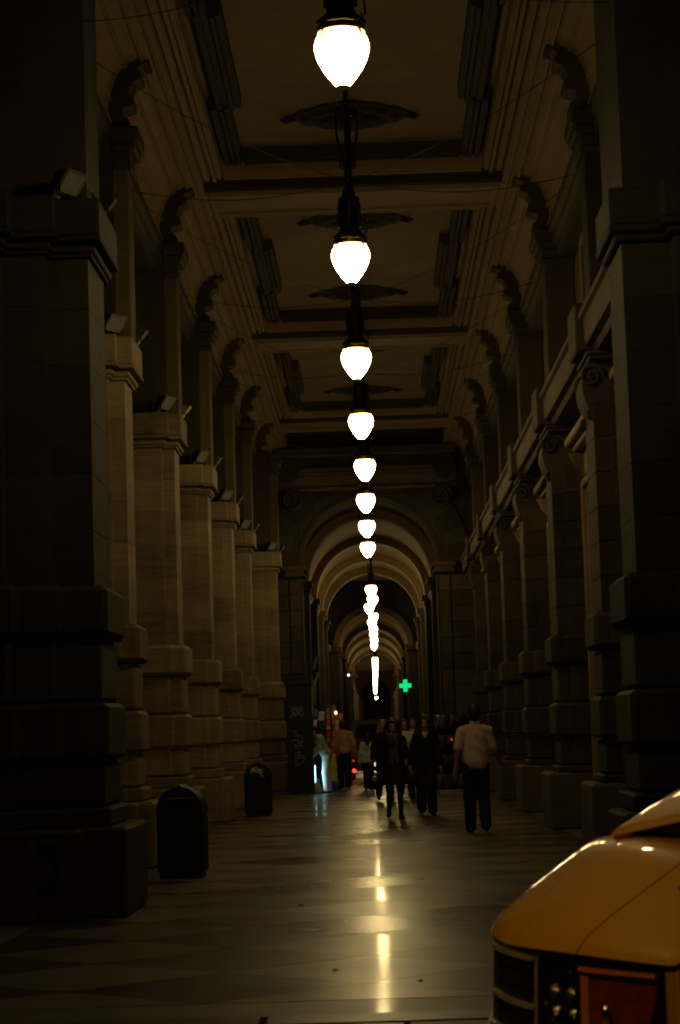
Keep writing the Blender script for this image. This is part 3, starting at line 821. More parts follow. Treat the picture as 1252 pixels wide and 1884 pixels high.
caps = [(-2.42, 17.75)]+[(-2.82, 24+6*i) for i in range(5)]+[(-2.5, 54)]
f0 = None
for i, (x, y) in enumerate(caps):
    for k, (dx, dy, rz, w) in enumerate(((-.02, .02, math.radians(58), 'near'), (.12, 1.02, math.radians(125), 'far'))):
        lab = 'small floodlight on the %s corner of the %s pillar capital in the left row' % (w, ORD[i])
        if f0 is None: f0 = floodlight(lab); o = f0
        else: o = copy_tree(f0, label=lab)
        o.location = (x+dx, y+dy, 6.06*1.022); o.rotation_euler = (0, 0, rz+random.uniform(-.15, .15)); o.scale = (.76, .76, .76)

# ================================================================== LITTER BINS
def litter_bin(label):
    t = thing('litter_bin', label, 'bin', group='dark domed litter bins by the pillars')
    w, dpt = .245, .22
    MB().cbox(-w+.02, w-.02, -dpt+.02, dpt-.02, 0, .06, .01).build('foot', 'black', t)
    MB().cbox(-w, w, -dpt, dpt, .06, .66, .02).build('body', 'bin', t)
    arc = [(w*math.cos(a)*1.02, .66+.30*math.sin(a)**.8) for a in [PI*k/16 for k in range(17)]]
    arc[8] = (0, .985)
    h = MB().prism(arc, 'y', -dpt-.006, dpt+.006).build('hood', 'bin', t)
    MB().cbox(-.15, .15, -dpt-.014, -dpt-.004, .70, .83, .004).build('opening', 'black', h)
    m = MB(); m.box(-.15, .15, -dpt-.028, -dpt-.006, .835, .85); m.build('opening_lip', 'metal_grey', h)
    for k in range(5):
        MB().cbox(-.20+k*.09, -.16+k*.09, -dpt-.008, -dpt+.01, .12, .60, .004).build('body_rib', 'bin', t)
    return t
b0 = litter_bin('nearer domed black litter bin at the foot of the third left pillar'); b0.location = (-2.02, 22.4, 0); b0.rotation_euler = (0, 0, -.05)
b1 = copy_tree(b0, (-2.12, 38.2, 0), .1, 'farther domed black litter bin with paper stuffed in its slot')
m = MB().grid(lambda a, b: ((a-.5)*.22+.02*math.sin(b*9), .02*math.sin(a*11+b*5)-.03*b, (b-.5)*.10+.05*math.sin(a*4)), 8, 5)
o = m.build('paper_scrap', 'paper'); o.location = (-2.13, 37.93, .80); o.modifiers.new('thickness', 'SOLIDIFY').thickness = .004
tag(o, 'crumpled pale paper stuffed in the slot of the farther bin', 'paper')

# ================================================================== KIOSK WITH GRAFFITI
t = thing('kiosk', 'tall black steel kiosk with white graffiti beside the last left pillar', 'kiosk', (-1.80, 50.6, 0))
MB().cbox(-.31, .31, 0, 1.1, .05, 2.62, .015).build('body', 'kiosk', t)
MB().cbox(-.34, .33, -.05, 1.15, 2.62, 2.86, .02).build('roof', 'kiosk', t)
MB().cbox(.31, .325, .06, 1.04, 1.9, 2.58, .004).build('side_panel', 'kiosk_lit_side', t)  # lit side face, painted as a paler panel
MB().box(-.29, .29, .02, 1.08, 0, .05).build('base', 'black', t)
MB().cbox(-.28, .28, -.012, -.001, 1.15, 1.17, .003).build('shutter_seam', 'iron', t)
random.seed(11)
def scribble(cx, cz, w, h, strokes):
    for st in strokes:
        pts = [(cx+(x-.5)*w, -.012, cz+(z-.5)*h) for x, z in st]
        P = [Vector(p) for p in pts]; fine = []
        for i in range(len(P)-1):
            p0, p1, p2, p3 = P[max(i-1, 0)], P[i], P[i+1], P[min(i+2, len(P)-1)]
            for k in range(5):
                s = k/5; fine.append(.5*((2*p1)+(p2-p0)*s+(2*p0-5*p1+4*p2-p3)*s*s+(3*p1-p0-3*p2+p3)*s**3))
        fine.append(P[-1])
        MB().tube(fine, .0085, 5).build('graffiti', 'chalk', t)
tagA = [[(0,1),(.25,.9),(.12,.55),(.3,.5),(.05,.1),(.1,0)], [(.3,.95),(.5,.6),(.35,.4),(.45,.1)], [(.45,1),(.62,.8),(.55,.45),(.75,.55),(.6,.2)],
        [(.7,.95),(.98,.9),(.8,.6),(.98,.4),(.85,.05)], [(.1,.7),(.5,.75),(.95,.68)], [(.2,.25),(.6,.35),(.9,.25)]]
tagB = [[(.1,1),(.4,.95),(.3,.75),(.6,.8)], [(.2,.7),(.6,.75),(.9,.55),(.7,.3),(.85,.1)], [(0,.45),(.35,.55),(.5,.3),(.2,.15),(.55,.05)], [(.5,.6),(.65,.4),(.95,.35)], [(.1,.3),(.4,.2),(.9,.18)]]
tagC = [[(.1,.95),(.6,1),(.3,.75),(.7,.7),(.95,.5),(.8,.2),(.4,.05),(.15,.3),(.35,.55),(.7,.5)], [(.0,.1),(.3,0),(.5,.1)], [(.15,.85),(.1,.5)]]
scribble(-.06, 1.98, .34, .28, tagA); scribble(-.04, 1.30, .28, .44, tagB); scribble(-.02, .86, .26, .32, tagC)

# ================================================================== PHARMACY CROSS AND SMALL FITTINGS
t = thing('pharmacy_sign', 'glowing green pharmacy cross on the right wall, far down the arcade', 'sign', (1.72, 117.6, 3.9))
p = [(-.115,-.34),(.115,-.34),(.115,-.115),(.34,-.115),(.34,.115),(.115,.115),(.115,.34),(-.115,.34),(-.115,.115),(-.34,.115),(-.34,-.115),(-.115,-.115)]
MB().prism(p, 'y', -.05, .05).build('cross', 'cross', t)
MB().cbox(-.09, .09, .051, .10, -.30, .30, .01).build('back_box', 'iron', t)
MB().tube([(.05, .08, 0), (1.04, .08, 0)], .03, 6).build('bracket', 'iron', t)
t = thing('spotlight', 'tiny bright spotlight at the springing of a far left arch', 'spotlight', (-1.52, 122.2, 4.72))
MB().lathe([(.001, -.06), (.05, -.04), (.06, 0), (.05, .04), (.001, .06)], n=12, cap=False).build('bulb', 'spot', t, True)
MB().tube([(-.06, 0, 0), (-.45, 0, .05)], .02, 6).build('arm', 'iron', t)
t = thing('downpipe', 'pale bent pipe running down the left wall above the stall', 'pipe', (-1.82, 67.6, 0))
MB().tube([(.02, 0, 3.95), (-.08, 0, 3.62), (-.10, 0, 3.50)], [.02, .05, .045], 8).build('upper_pipe', 'pipe', t, True)
MB().tube([(.0, 0, 3.40), (.03, 0, 3.30), (-.03, 0, 3.17), (-.08, 0, 3.12), (-.085, 0, 2.35)], [.04, .045, .04, .045, .04], 8).build('lower_pipe', 'pipe', t, True)
t = thing('sign_post', 'thin dark post with a small plate beyond the ochre shirted man', 'post', (-1.05, 61.5, 0))
MB().tube([(0, 0, 0), (0, 0, 2.35)], .045, 8).build('post', 'iron', t)
MB().cbox(-.35, -.05, -.02, .02, 1.9, 2.25, .01).build('plate', 'metal_grey', t)
for x, y, a, w in ((-.62, 18.3, .4, 'farthest, left of the bright reflection'), (.30, 12.6, 1.2, 'right of the reflection, toward the taxi'), (-.22, 13.3, 2.2, 'near the bottom, left of the reflection')):
    o = MB().grid(lambda i, j: ((i-.5)*.05, (j-.5)*.03*(1-(2*i-1)**2*.8), .004+.006*(2*j-1)**2+.003*math.sin(i*5)), 6, 4).build('fallen_leaf', 'leaf', None, True)
    o.location = (x, y, 0); o.rotation_euler = (0, 0, a); o.modifiers.new('thickness', 'SOLIDIFY').thickness = .002
    tag(o, 'tiny dry leaf on the polished floor, '+w, 'leaf', 'scattered dry leaves on the floor')
#__PART2__
# ================================================================== PEOPLE (implicit bodies meshed by surface nets)
def surface_net(fn, lo, hi, res):
    lo = np.array(lo, float); hi = np.array(hi, float)
    n = np.ceil((hi-lo)/res).astype(int)+1
    ax = [lo[i]+res*np.arange(n[i]) for i in range(3)]
    X, Y, Z = np.meshgrid(*ax, indexing='ij')
    Vv = fn(X.astype(np.float32), Y.astype(np.float32), Z.astype(np.float32))
    ins = Vv < 0
    cs = tuple(n-1)
    acc = np.zeros(cs+(3,)); cnt = np.zeros(cs)
    corner = [(i, j, k) for i in (0, 1) for j in (0, 1) for k in (0, 1)]
    def sl(c): return tuple(slice(c[d], n[d]-1+c[d]) for d in range(3))
    for a in corner:
        for d in range(3):
            if a[d] == 1: continue
            b = list(a); b[d] = 1
            va, vb = Vv[sl(a)], Vv[sl(b)]; cr = ins[sl(a)] != ins[sl(b)]
            t = np.where(cr, va/np.where(cr, va-vb, 1), 0)
            for e in range(3):
                acc[..., e] += np.where(cr, a[e]+(t if e == d else 0), 0)
            cnt += cr
    act = cnt > 0
    idx = -np.ones(cs, int); idx[act] = np.arange(act.sum())
    ii = np.argwhere(act)
    P = lo+res*(ii+acc[act]/cnt[act][:, None])
    F = []
    for d in range(3):
        e, f = (d+1) % 3, (d+2) % 3
        s0 = [slice(None)]*3; s1 = [slice(None)]*3; s0[d] = slice(0, n[d]-1); s1[d] = slice(1, n[d])
        A = ins[tuple(s0)]; B = ins[tuple(s1)]
        q = np.argwhere(A != B); ok = (q[:, e] > 0) & (q[:, f] > 0) & (q[:, e] < n[e]-1) & (q[:, f] < n[f]-1); q = q[ok]
        pos = A[tuple(q.T)]
        def g(de, df):
            r_ = q.copy(); r_[:, e] += de; r_[:, f] += df; return idx[tuple(r_.T)]
        quad = np.stack([g(-1, -1), g(0, -1), g(0, 0), g(-1, 0)], 1)
        quad[~pos] = quad[~pos][:, ::-1]; F.append(quad)
    return P, np.concatenate(F)
def sd_prims(prims, k, X, Y, Z):
    D = None
    for p in prims:
        if p[0] == 'c':
            a, b = np.array(p[1], float), np.array(p[2], float); ra, rb = p[3], p[4]
            ab = b-a; L = max(1e-9, float(ab @ ab))
            t = np.clip(((X-a[0])*ab[0]+(Y-a[1])*ab[1]+(Z-a[2])*ab[2])/L, 0, 1)
            d = np.sqrt((X-a[0]-t*ab[0])**2+(Y-a[1]-t*ab[1])**2+(Z-a[2]-t*ab[2])**2)-(ra+(rb-ra)*t)
        else:
            c, q = p[1], p[2]
            x, y, z = X-c[0], Y-c[1], Z-c[2]
            k0 = np.sqrt((x/q[0])**2+(y/q[1])**2+(z/q[2])**2); k1 = np.sqrt((x/q[0]**2)**2+(y/q[1]**2)**2+(z/q[2]**2)**2)
            d = k0*(k0-1)/np.maximum(k1, 1e-6)
        if D is None: D = d
        else:
            h = np.clip(.5+.5*(D-d)/k, 0, 1); D = D*(1-h)+d*h-k*h*(1-h)
    return D
def sd_object(name, mat, parent, prims, k=.03, res=.012, cuts=(), inflate=0., wrinkle=0., wf=24., seed=0):
    pts = []
    for p in prims:
        if p[0] == 'c': pts += [np.array(p[1])-p[3], np.array(p[1])+p[3], np.array(p[2])-p[4], np.array(p[2])+p[4]]
        else: pts += [np.array(p[1])-np.array(p[2]), np.array(p[1])+np.array(p[2])]
    pts = np.array(pts); pad = inflate+k*.5+3*res+wrinkle
    def fn(X, Y, Z):
        d = sd_prims(prims, k, X, Y, Z)-inflate
        if wrinkle:
            d = d+wrinkle*np.sin(wf*(X*.8+Z*.55+.3*np.sin(9*Y+seed))+seed)*np.sin(wf*.45*(Z-.4*X)+2*seed+np.sin(7*X))
        for c in cuts: d = np.maximum(d, c(X, Y, Z))
        return d
    P, F = surface_net(fn, pts.min(0)-pad, pts.max(0)+pad, res)
    me = bpy.data.meshes.new(name); me.from_pydata(P.tolist(), [], F.tolist())
    me.polygons.foreach_set('use_smooth', [True]*len(me.polygons))
    return put(name, me, mat, parent)

def person(label, loc, rz, H, legs, arms, outfit, hair='short', lean=0.0, head=(0, 0), res=.012, female=False, group=None, hair_mat='hair', bend=0.0):
    """legs: per side (knee forward, ankle forward, ankle lift); arms: per side (elbow out, elbow fwd, wrist out, wrist fwd, wrist z). Faces local +Y."""
    t = thing('person', label, 'person', loc, rz, group); t.scale = (H/1.75,)*3
    sh, hp = (.165, .085) if female else (.195, .085)
    def LN(x, y, z):                         # lean the upper body forward above the hips
        dz = z-.95; return (x, y+math.sin(bend)*dz+lean*dz, .95+math.cos(bend)*dz)
    legp = []; feet = []; shin = []
    for s, (kf, af, lift) in zip((-1, 1), legs):
        hip = (s*hp, 0, .92); kn = (s*(hp+.008), kf, .50+lift*.5); an = (s*(hp+.01), af, .085+lift)
        legp += [('c', hip, kn, .085, .056)]; shin += [('c', kn, an, .054, .036), ('c', (kn[0], kn[1]*.6+an[1]*.4-.022, kn[2]*.62+an[2]*.38), (kn[0], kn[1]*.35+an[1]*.65-.012, kn[2]*.35+an[2]*.65), .046, .032)]
        tp = -lift*.55
        feet += [('c', (an[0], an[1]-.045, an[2]-.045+lift*.0), (an[0]+s*.02, an[1]+.13, .035+lift+tp), .038, .032), ('c', (an[0], an[1]-.02, an[2]), (an[0], an[1], an[2]-.03), .036, .04)]
    torso = [('e', LN(0, -.01, .97), (.160 if female else .158, .112, .13)), ('e', LN(0, 0, 1.13), (.128 if female else .145, .098, .16)),
             ('e', LN(0, .005, 1.31), (.145 if female else .168, .108, .165)), ('c', LN(-.03, -.015, 1.455), LN(-sh+.03, -.012, 1.395), .050, .048), ('c', LN(.03, -.015, 1.455), LN(sh-.03, -.012, 1.395), .050, .048)]
    if female: torso += [('e', LN(-.07, .085, 1.29), (.062, .055, .065)), ('e', LN(.07, .085, 1.29), (.062, .055, .065))]
    upper, fore, hand = [], [], []
    wr_pts = []
    for s, (eo, ef, wo, wf_, wz) in zip((-1, 1), arms):
        S_ = LN(s*(sh-.005), -.01, 1.385); E = LN(s*(sh+eo), ef, 1.13); Wp = (s*(sh+wo), wf_+(LN(0, 0, 1.1)[1]), wz)
        upper.append(('c', S_, E, .046, .038)); fore.append(('c', E, Wp, .039, .026))
        d = Vector(Wp)-Vector(E); d.normalize(); wr_pts.append((Vector(Wp), d))
        palm = Vector(Wp)+d*.05; hand.append(('c', tuple(Vector(Wp)), tuple(palm+d*.03), .027, .034))
        side = Vector((0, 1, 0)); side = (side-d*side.dot(d)).normalized(); nrm = d.cross(side)*s
        for q, ln in ((-.027, .062), (-.009, .075), (.010, .070), (.027, .052)):
            b0_ = palm+d*.035+side*q; b1_ = b0_+d*ln*.55-nrm*.006; b2_ = b1_+d*ln*.40-nrm*.022
            hand += [('c', tuple(b0_), tuple(b1_), .0095, .009), ('c', tuple(b1_), tuple(b2_), .009, .0075)]
        th0 = palm-d*.015+side*.028; th1 = th0+side*.028+d*.030-nrm*.01
        hand += [('c', tuple(th0), tuple(th1), .012, .010), ('c', tuple(th1), tuple(th1+d*.028), .010, .008)]
    hx, hy = head
    N0 = LN(0, -.012, 1.44); HC_ = Vector(LN(hx, hy+.01, 1.625)); 
    headp = [('c', N0, tuple(HC_+Vector((0, -.01, -.07))), .054, .050), ('e', tuple(HC_+Vector((0, -.008, .02))), (.074, .092, .100)), ('e', tuple(HC_+Vector((0, .022, -.045))), (.056, .064, .070)),
             ('c', tuple(HC_+Vector((0, .082, .010))), tuple(HC_+Vector((0, .100, -.025))), .010, .014), ('c', tuple(HC_+Vector((-.02, .075, -.068))), tuple(HC_+Vector((.02, .075, -.068))), .010, .010),
             ('e', tuple(HC_+Vector((-.076, -.005, -.01))), (.012, .022, .032)), ('e', tuple(HC_+Vector((.076, -.005, -.01))), (.012, .022, .032))]
    body = sd_object('body', 'skin', t, torso+legp+shin+feet+upper+fore+headp+hand, k=.018, res=min(res, .011))
    for s in (-1, 1):
        o = MB().lathe([(.001, -.011), (.008, -.008), (.0115, 0), (.008, .008), (.001, .011)], n=10, cap=False).build('eye', 'eye', body, True, tuple(HC_+Vector((s*.031, .078, .012))))
    MB().tube([tuple(HC_+Vector((-.024, .080, -.066))), tuple(HC_+Vector((0, .0885, -.066))), tuple(HC_+Vector((.024, .080, -.066)))], [.004, .007, .004], 6).build('lips', 'lip', body, True)
    # ---- clothes
    if 'trousers' in outfit:
        m, wid = outfit['trousers']
        tr = [('e', LN(0, -.012, .96), (.166, .118, .12))]
        for s, (kf, af, lift) in zip((-1, 1), legs):
            hip = (s*hp, 0, .92); kn = (s*(hp+.008), kf, .50+lift*.5); an = (s*(hp+.01), af, .085+lift)
            tr += [('c', hip, kn, .092, .066*wid), ('c', kn, (an[0], an[1]-.006, an[2]-.01), .066*wid, .058*wid)]
        sd_object('trousers', m, t, tr, k=.035, res=res, inflate=.012, wrinkle=.004, wf=30, seed=1, cuts=(lambda X, Y, Z: Z-1.03, lambda X, Y, Z: .045-Z))
    if 'tights' in outfit: sd_object('tights', outfit['tights'], t, legp+shin, k=.02, res=res, inflate=.004)
    if 'skirt' in outfit:
        m, zb = outfit['skirt']
        sd_object('skirt', m, t, [('e', (0, -.01, .97), (.165, .12, .12)), ('c', (-.05, legs[0][0]*.25, .90), (-.075, legs[0][0]*.7, zb+.02), .115, .125), ('c', (.05, legs[1][0]*.25, .90), (.075, legs[1][0]*.7, zb+.02), .115, .125)],
                  k=.08, res=res, inflate=.012, wrinkle=.006, wf=34, cuts=(lambda X, Y, Z: zb-Z, lambda X, Y, Z: Z-1.06))
    m, sleeve, zb, puff = outfit['top']
    tp = list(torso); cutf = []
    for s, uu, ff in zip((-1, 1), upper, fore):
        a, b = Vector(uu[1]), Vector(uu[2])
        if sleeve == 'short': tp.append(('c', uu[1], tuple(a.lerp(b, .80)), .047, .050))
        elif sleeve == 'long':
            tp.append(('c', uu[1], uu[2], .048, .046)); tp.append(('c', ff[1], tuple(Vector(ff[1]).lerp(Vector(ff[2]), .96)), .047, .037))
    if zb < .895 and zb > .85: tp.append(('e', LN(0, -.008, 1.06), (.166, .118, .34)))
    elif zb < .9: tp.append(('c', LN(0, -.005, 1.05), LN(0, -.01, zb+.05), .135, .150)); tp.append(('c', LN(-.06, -.005, 1.0), LN(-.08, -.01, zb+.05), .11, .115)); tp.append(('c', LN(.06, -.005, 1.0), LN(.08, -.01, zb+.05), .11, .115))
    neck = outfit.get('neck', 1.485); vneck = outfit.get('vneck', 0)
    N_ = LN(0, 0, neck)
    cuts = [lambda X, Y, Z: (zb-Z) if bend < .3 else (zb-Z-(Y*.3)), lambda X, Y, Z: np.minimum((Z-N_[2])*math.cos(bend)+(Y-N_[1])*math.sin(bend), 1.)]
    if vneck: cuts.append(lambda X, Y, Z: np.minimum(np.minimum(Z-(neck-vneck)-np.abs(X)*1.6, Y-.02), .1))
    top = sd_object('top', m, t, tp, k=.035, res=res, inflate=.012+puff, wrinkle=.0055, wf=26, seed=2.2, cuts=cuts)
    if outfit.get('collar'):
        c = LN(0, -.012, 1.475)
        MB().lathe([(.060, 0), (.072, 0), (.070, .045), (.060, .05)], c, 18, cap=False).build('collar', m, top, True)
    if 'scarf' in outfit:
        c = Vector(LN(0, 0, 1.47)); ring = [(.0+.088*math.cos(a), c.y+.01+.085*math.sin(a), c.z+.012*math.sin(2*a)) for a in [2*PI*i/16 for i in range(17)]]
        pr = [('c', ring[i], ring[i+1], .034, .034) for i in range(16)]+[('c', (-.045, c.y+.115, 1.44), (-.055, c.y+.13, 1.02), .045, .055), ('c', (.045, c.y+.115, 1.44), (.05, c.y+.13, .98), .045, .055)]
        sd_object('scarf', outfit['scarf'], t, pr, k=.02, res=res, wrinkle=.006, wf=60)
    for s_ in feet[::2]: pass
    for i in (0, 2):
        sd_object('shoe', 'shoe' if 'shoe' not in outfit else outfit['shoe'], t, feet[i:i+2], k=.02, res=.009, inflate=.008, cuts=(lambda X, Y, Z, zz=feet[i+1][1][2]: Z-zz-.012,))
    # ---- hair
    h = HC_
    if hair == 'short':
        hp_ = [('e', tuple(h+Vector((0, -.022, .030))), (.086, .096, .103)), ('e', tuple(h+Vector((0, -.06, -.03))), (.066, .05, .075))]
        cut = lambda X, Y, Z: np.minimum(np.minimum(Y-(h.y+.035), h.z+.062-Z), .2)
        sd_object('hair', hair_mat, t, hp_, k=.03, res=.009, wrinkle=.004, wf=90, cuts=(cut,))
    else:
        big = hair == 'curly'
        w = 1.25 if big else 1.0
        hp_ = [('e', tuple(h+Vector((0, -.025, .035))), (.092*w, .100*w, .104*(1.1 if big else 1))), ('c', tuple(h+Vector((-.075*w, -.02, 0))), tuple(h+Vector((-.095*w, -.02, -.21))), .040*w, .050*w),
               ('c', tuple(h+Vector((.075*w, -.02, 0))), tuple(h+Vector((.095*w, -.02, -.21))), .040*w, .050*w), ('c', tuple(h+Vector((0, -.07, 0))), tuple(h+Vector((0, -.085, -.22))), .075*w, .080*w)]
        cut = lambda X, Y, Z: np.minimum(np.minimum(np.minimum(Y-(h.y+.030), h.z+.066-Z), .060-np.abs(X-h.x)), .2)
        sd_object('hair', hair_mat, t, hp_, k=.04, res=.010, wrinkle=.014 if big else .005, wf=55 if big else 80, cuts=(cut,))
    return t, wr_pts
WALK = [(.10, .26, .0), (.05, -.24, .07)]
STAND = [(.01, .0, 0), (.02, .03, 0)]
ARM = [(.05, -.03, .10, .06, .88), (.05, .0, .09, .10, .88)]
# man in the pale shirt, walking away on the right
o, _ = person('man in a pale pink short sleeved shirt walking away on the right', (1.47, 29.7, 0), .04, 1.80, [(.10, .10, .0), (.03, -.10, .045)],
       [(.06, -.06, .09, .02, .86), (.05, .02, .13, .20, 1.02)],
       {'trousers': ('navy', 1.1), 'top': ('shirt_pink', 'short', .88, .006), 'collar': True}, 'short', res=.010)
# woman in coat, scarf, skirt
o, w1 = person('woman in a dark coat, tartan scarf and short skirt walking forward in the middle', (.34, 35.2, 0), PI+.06, 1.66, [(.13, .16, .0), (.06, -.16, .05)],
       [(.06, .02, .05, .20, 1.02), (.06, -.04, .08, .02, .88)],
       {'tights': 'tights', 'skirt': ('skirt', .60), 'top': ('coat', 'long', .70, .018), 'scarf': 'scarf', 'neck': 1.48}, 'curly', female=True, res=.011)
# woman with long curly hair
o, w2 = person('woman with long curly dark hair, black V-neck top and dark trousers walking forward', (.91, 36.4, 0), PI-.05, 1.72, [(.08, .12, .0), (.03, -.10, .04)],
       [(.05, -.02, .09, .06, .87), (.06, .0, .10, .10, .90)],
       {'trousers': ('navy', 1.25), 'top': ('black_knit', 'long', .86, .012), 'vneck': .13, 'neck': 1.475}, 'curly', female=True, res=.011, head=(.0, .005))
# farther walkers
person('man in an ochre shirt walking away at the end of the hall', (-.80, 54.0, 0), .02, 1.76, [(.08, .14, 0), (.03, -.14, .05)], ARM,
       {'trousers': ('navy', 1.15), 'top': ('ochre', 'long', .90, .014)}, 'short', res=.014)
person('small figure in a beige top and dark trousers walking away beside the ochre shirted man', (-.17, 52.6, 0), -.05, 1.42, [(.05, .08, 0), (.02, -.08, .03)], ARM,
       {'trousers': ('navy', 1.1), 'top': ('beige', 'long', .84, .025)}, 'long', res=.014, female=True)
person('woman in a white top with long dark hair, half hidden between the two front women', (.66, 45.0, 0), PI+.1, 1.70, WALK, ARM,
       {'trousers': ('navy', 1.1), 'top': ('white_cloth', 'long', .92, .012)}, 'long', res=.014, female=True)
person('person in a grey top just right of the white topped woman, mostly hidden', (.93, 49.5, 0), PI-.05, 1.74, WALK, ARM,
       {'trousers': ('navy', 1.1), 'top': ('green_grey', 'long', .9, .012)}, 'long', res=.014, female=True)
person('fair haired person in a dark top, hidden behind the coated woman', (.20, 44.0, 0), PI+.15, 1.70, WALK, ARM,
       {'trousers': ('navy', 1.1), 'top': ('coat', 'long', .9, .012)}, 'long', res=.014, female=True, hair_mat='hair_fair')
person('person in white trousers and grey green top bending over the left stall', (-1.19, 51.15, 0), PI*.55, 1.70, [(.05, .03, 0), (-.02, -.06, 0)], [(.04, .12, .02, .34, .95), (.04, .10, .02, .30, .98)],
       {'trousers': ('white_cloth', 1.05), 'top': ('green_grey', 'long', .94, .02)}, 'short', res=.013, bend=.42, female=True)
def bag(label, loc, w, h, d, mat, strap=None):
    t = thing('handbag', label, 'bag', loc)
    MB().cbox(-w/2, w/2, -d/2, d/2, 0, h, min(w, h, d)*.25).build('pouch', mat, t, True, angle=50)
    st = strap or [(-w*.35, 0, h*.95), (-w*.3, 0, h*1.3), (0, 0, h*1.5), (w*.3, 0, h*1.3), (w*.35, 0, h*.95)]
    MB().tube(st, .012, 6).build('strap', mat, t, True)
    return t
bag('black handbag hanging at the side of the coated woman', (.02, 35.05, .50), .26, .22, .12, 'leather', [(-.08, 0, .2), (-.02, 0, .48), (.06, 0, .48), (.09, 0, .2)])
bag('dark bag carried by the curly haired woman between the two front women', (.66, 36.3, .52), .20, .26, .12, 'leather', [(-.05, 0, .24), (.0, 0, .40), (.03, 0, .40), (.06, 0, .24)])
bag('rust red bag slung at the left hip of the ochre shirted man', (-1.02, 53.9, .82), .24, .30, .14, 'red_bag', [(-.06, 0, .28), (.02, 0, .60), (.16, 0, .66)])

# ================================================================== STALLS
random.seed(5)
st = thing('market_stall', 'street stall with hanging goods and a cold lamp beside the black kiosk', 'stall', (-1.55, 53.2, 0))
for x in (-.45, .45):
    for y in (0, .9): MB().cbox(x-.02, x+.02, y-.02, y+.02, 0, 2.15 if y > .5 else .8, .004).build('post', 'iron', st)
MB().cbox(-.5, .5, -.05, .95, .78, .82, .008).build('table_top', 'wood', st)
MB().box(-.49, .49, -.045, -.03, .10, .78).build('front_cloth', 'blue', st)
MB().cbox(-.5, .5, .88, .92, 2.1, 2.14, .006).build('rail', 'iron', st)
MB().cbox(-.5, .5, .88, .92, 1.5, 1.54, .006).build('rail', 'iron', st)
lt = thing('light_box', 'cold white light box low on the side of the black kiosk, glowing bluish', 'lamp', (-1.486, 50.75, .15))
MB().box(0, .02, 0, .42, 0, .55).build('casing', 'metal_grey', lt)
MB().box(.021, .028, .02, .40, .02, .53).build('glowing_panel', 'tube', lt)
lb = thing('stall_bulb', 'warm bulb hidden over the orange cards of the left stall', 'lamp', (-1.02, 56.2, 1.98))
MB().lathe([(.001, -.05), (.03, -.035), (.04, 0), (.03, .035), (.012, .05)], n=12).build('bulb', 'stall_bulb', lb, True)
MB().tube([(0, 0, .05), (0, .02, .4)], .006, 5).build('flex', 'cable', lb)
HG = 'small goods hung on the left stall'
cols = ['blue', 'silver', 'teal', 'white_cloth', 'violet']
for k in range(12):
    row = k % 3; mt = cols[(k//3+row) % 5]
    x = -1.98+.20*(k//3)+random.uniform(0, .12); z = (2.08, 1.82, 1.50)[row]-random.uniform(0, .08); w, h = random.uniform(.08, .14), random.uniform(.14, .24)
    o = MB().grid(lambda i, j: ((i-.5)*w*(1+.2*j), .02*math.sin(i*7+j*3), -j*h), 5, 6).build('hanging_pouch', mt, None, True)
    o.location = (x, 54.05-.12*(k % 3), z); o.modifiers.new('thickness', 'SOLIDIFY').thickness = .03
    tag(o, 'small %s pouch in the %s row of goods on the left stall' % ({'white_cloth': 'white'}.get(mt, mt), ('upper', 'middle', 'lower')[row]), 'pouch', HG)
rk = thing('card_rack', 'rack of orange and red cards lit warmly behind the left stall', 'rack', (-1.05, 56.6, 0))
MB().tube([(0, .05, 0), (0, .05, 2.0)], .025, 8).build('pole', 'iron', rk)
MB().cbox(-.26, .22, .02, .04, 1.18, 1.98, .006).build('back_panel', 'wood', rk)
for i in range(4):
    for j in range(5):
        c = random.choice(('orange', 'red', 'cream', 'orange', 'red'))
        MB().cbox(-.24+i*.115, -.14+i*.115, -.005, .012, 1.20+j*.155, 1.33+j*.155, .003).build('card', c if j < 3 else random.choice(('cream', 'orange')), rk)
o = sd_object('sack', 'yellow', None, [('c', (0, 0, .15), (0, .02, .62), .13, .10), ('c', (.02, 0, .6), (.03, 0, .85), .09, .05)], k=.05, res=.02, wrinkle=.012, wf=20); o.location = (-1.08, 53.0, .02)
tag(o, 'yellow cloth sack standing by the white trousered person', 'sack')
o = sd_object('carrier_bag', 'white_cloth', None, [('e', (0, 0, .13), (.075, .07, .13)), ('c', (-.02, 0, .22), (.01, 0, .36), .05, .02)], k=.04, res=.014, wrinkle=.012, wf=38); o.location = (-1.40, 50.72, .0)
tag(o, 'white carrier bag on the floor in the cold glow beside the kiosk', 'bag')
for lab, x, y, w, h, mt in (('blue plastic crate on the floor by the left stall', -1.15, 52.7, .30, .22, 'blue'), ('small blue carton under the white trousered person', -1.55, 51.9, .20, .24, 'blue'),
                            ('brown cardboard box behind the ochre shirted man', -.90, 57.0, .50, .72, 'card'), ('second brown cardboard box near the left stall', -.98, 57.4, .40, .60, 'card')):
    t = thing('crate' if mt == 'blue' else 'cardboard_box', lab, 'crate' if mt == 'blue' else 'box', (x, y, .003))
    m = MB(); m.box(-w/2, w/2, -w/2, -w/2+.015, 0, h); m.box(-w/2, w/2, w/2-.015, w/2, 0, h); m.box(-w/2, -w/2+.015, -w/2+.015, w/2-.015, 0, h); m.box(w/2-.015, w/2, -w/2+.015, w/2-.015, 0, h); m.box(-w/2+.015, w/2-.015, -w/2+.015, w/2-.015, 0, .015)
    m.build('shell', mt, t)
    for s in (-1, 1):
        f = MB().box(-w/2, w/2, 0, w*.42, 0, .012).build('flap' if mt == 'card' else 'rim', mt, t); f.location = (0, s*w/2, h); f.rotation_euler = (s*.9 if mt == 'card' else 0, 0, 0 if s > 0 else 0)
        if mt != 'card': f.scale = (1.04, .12, 1)
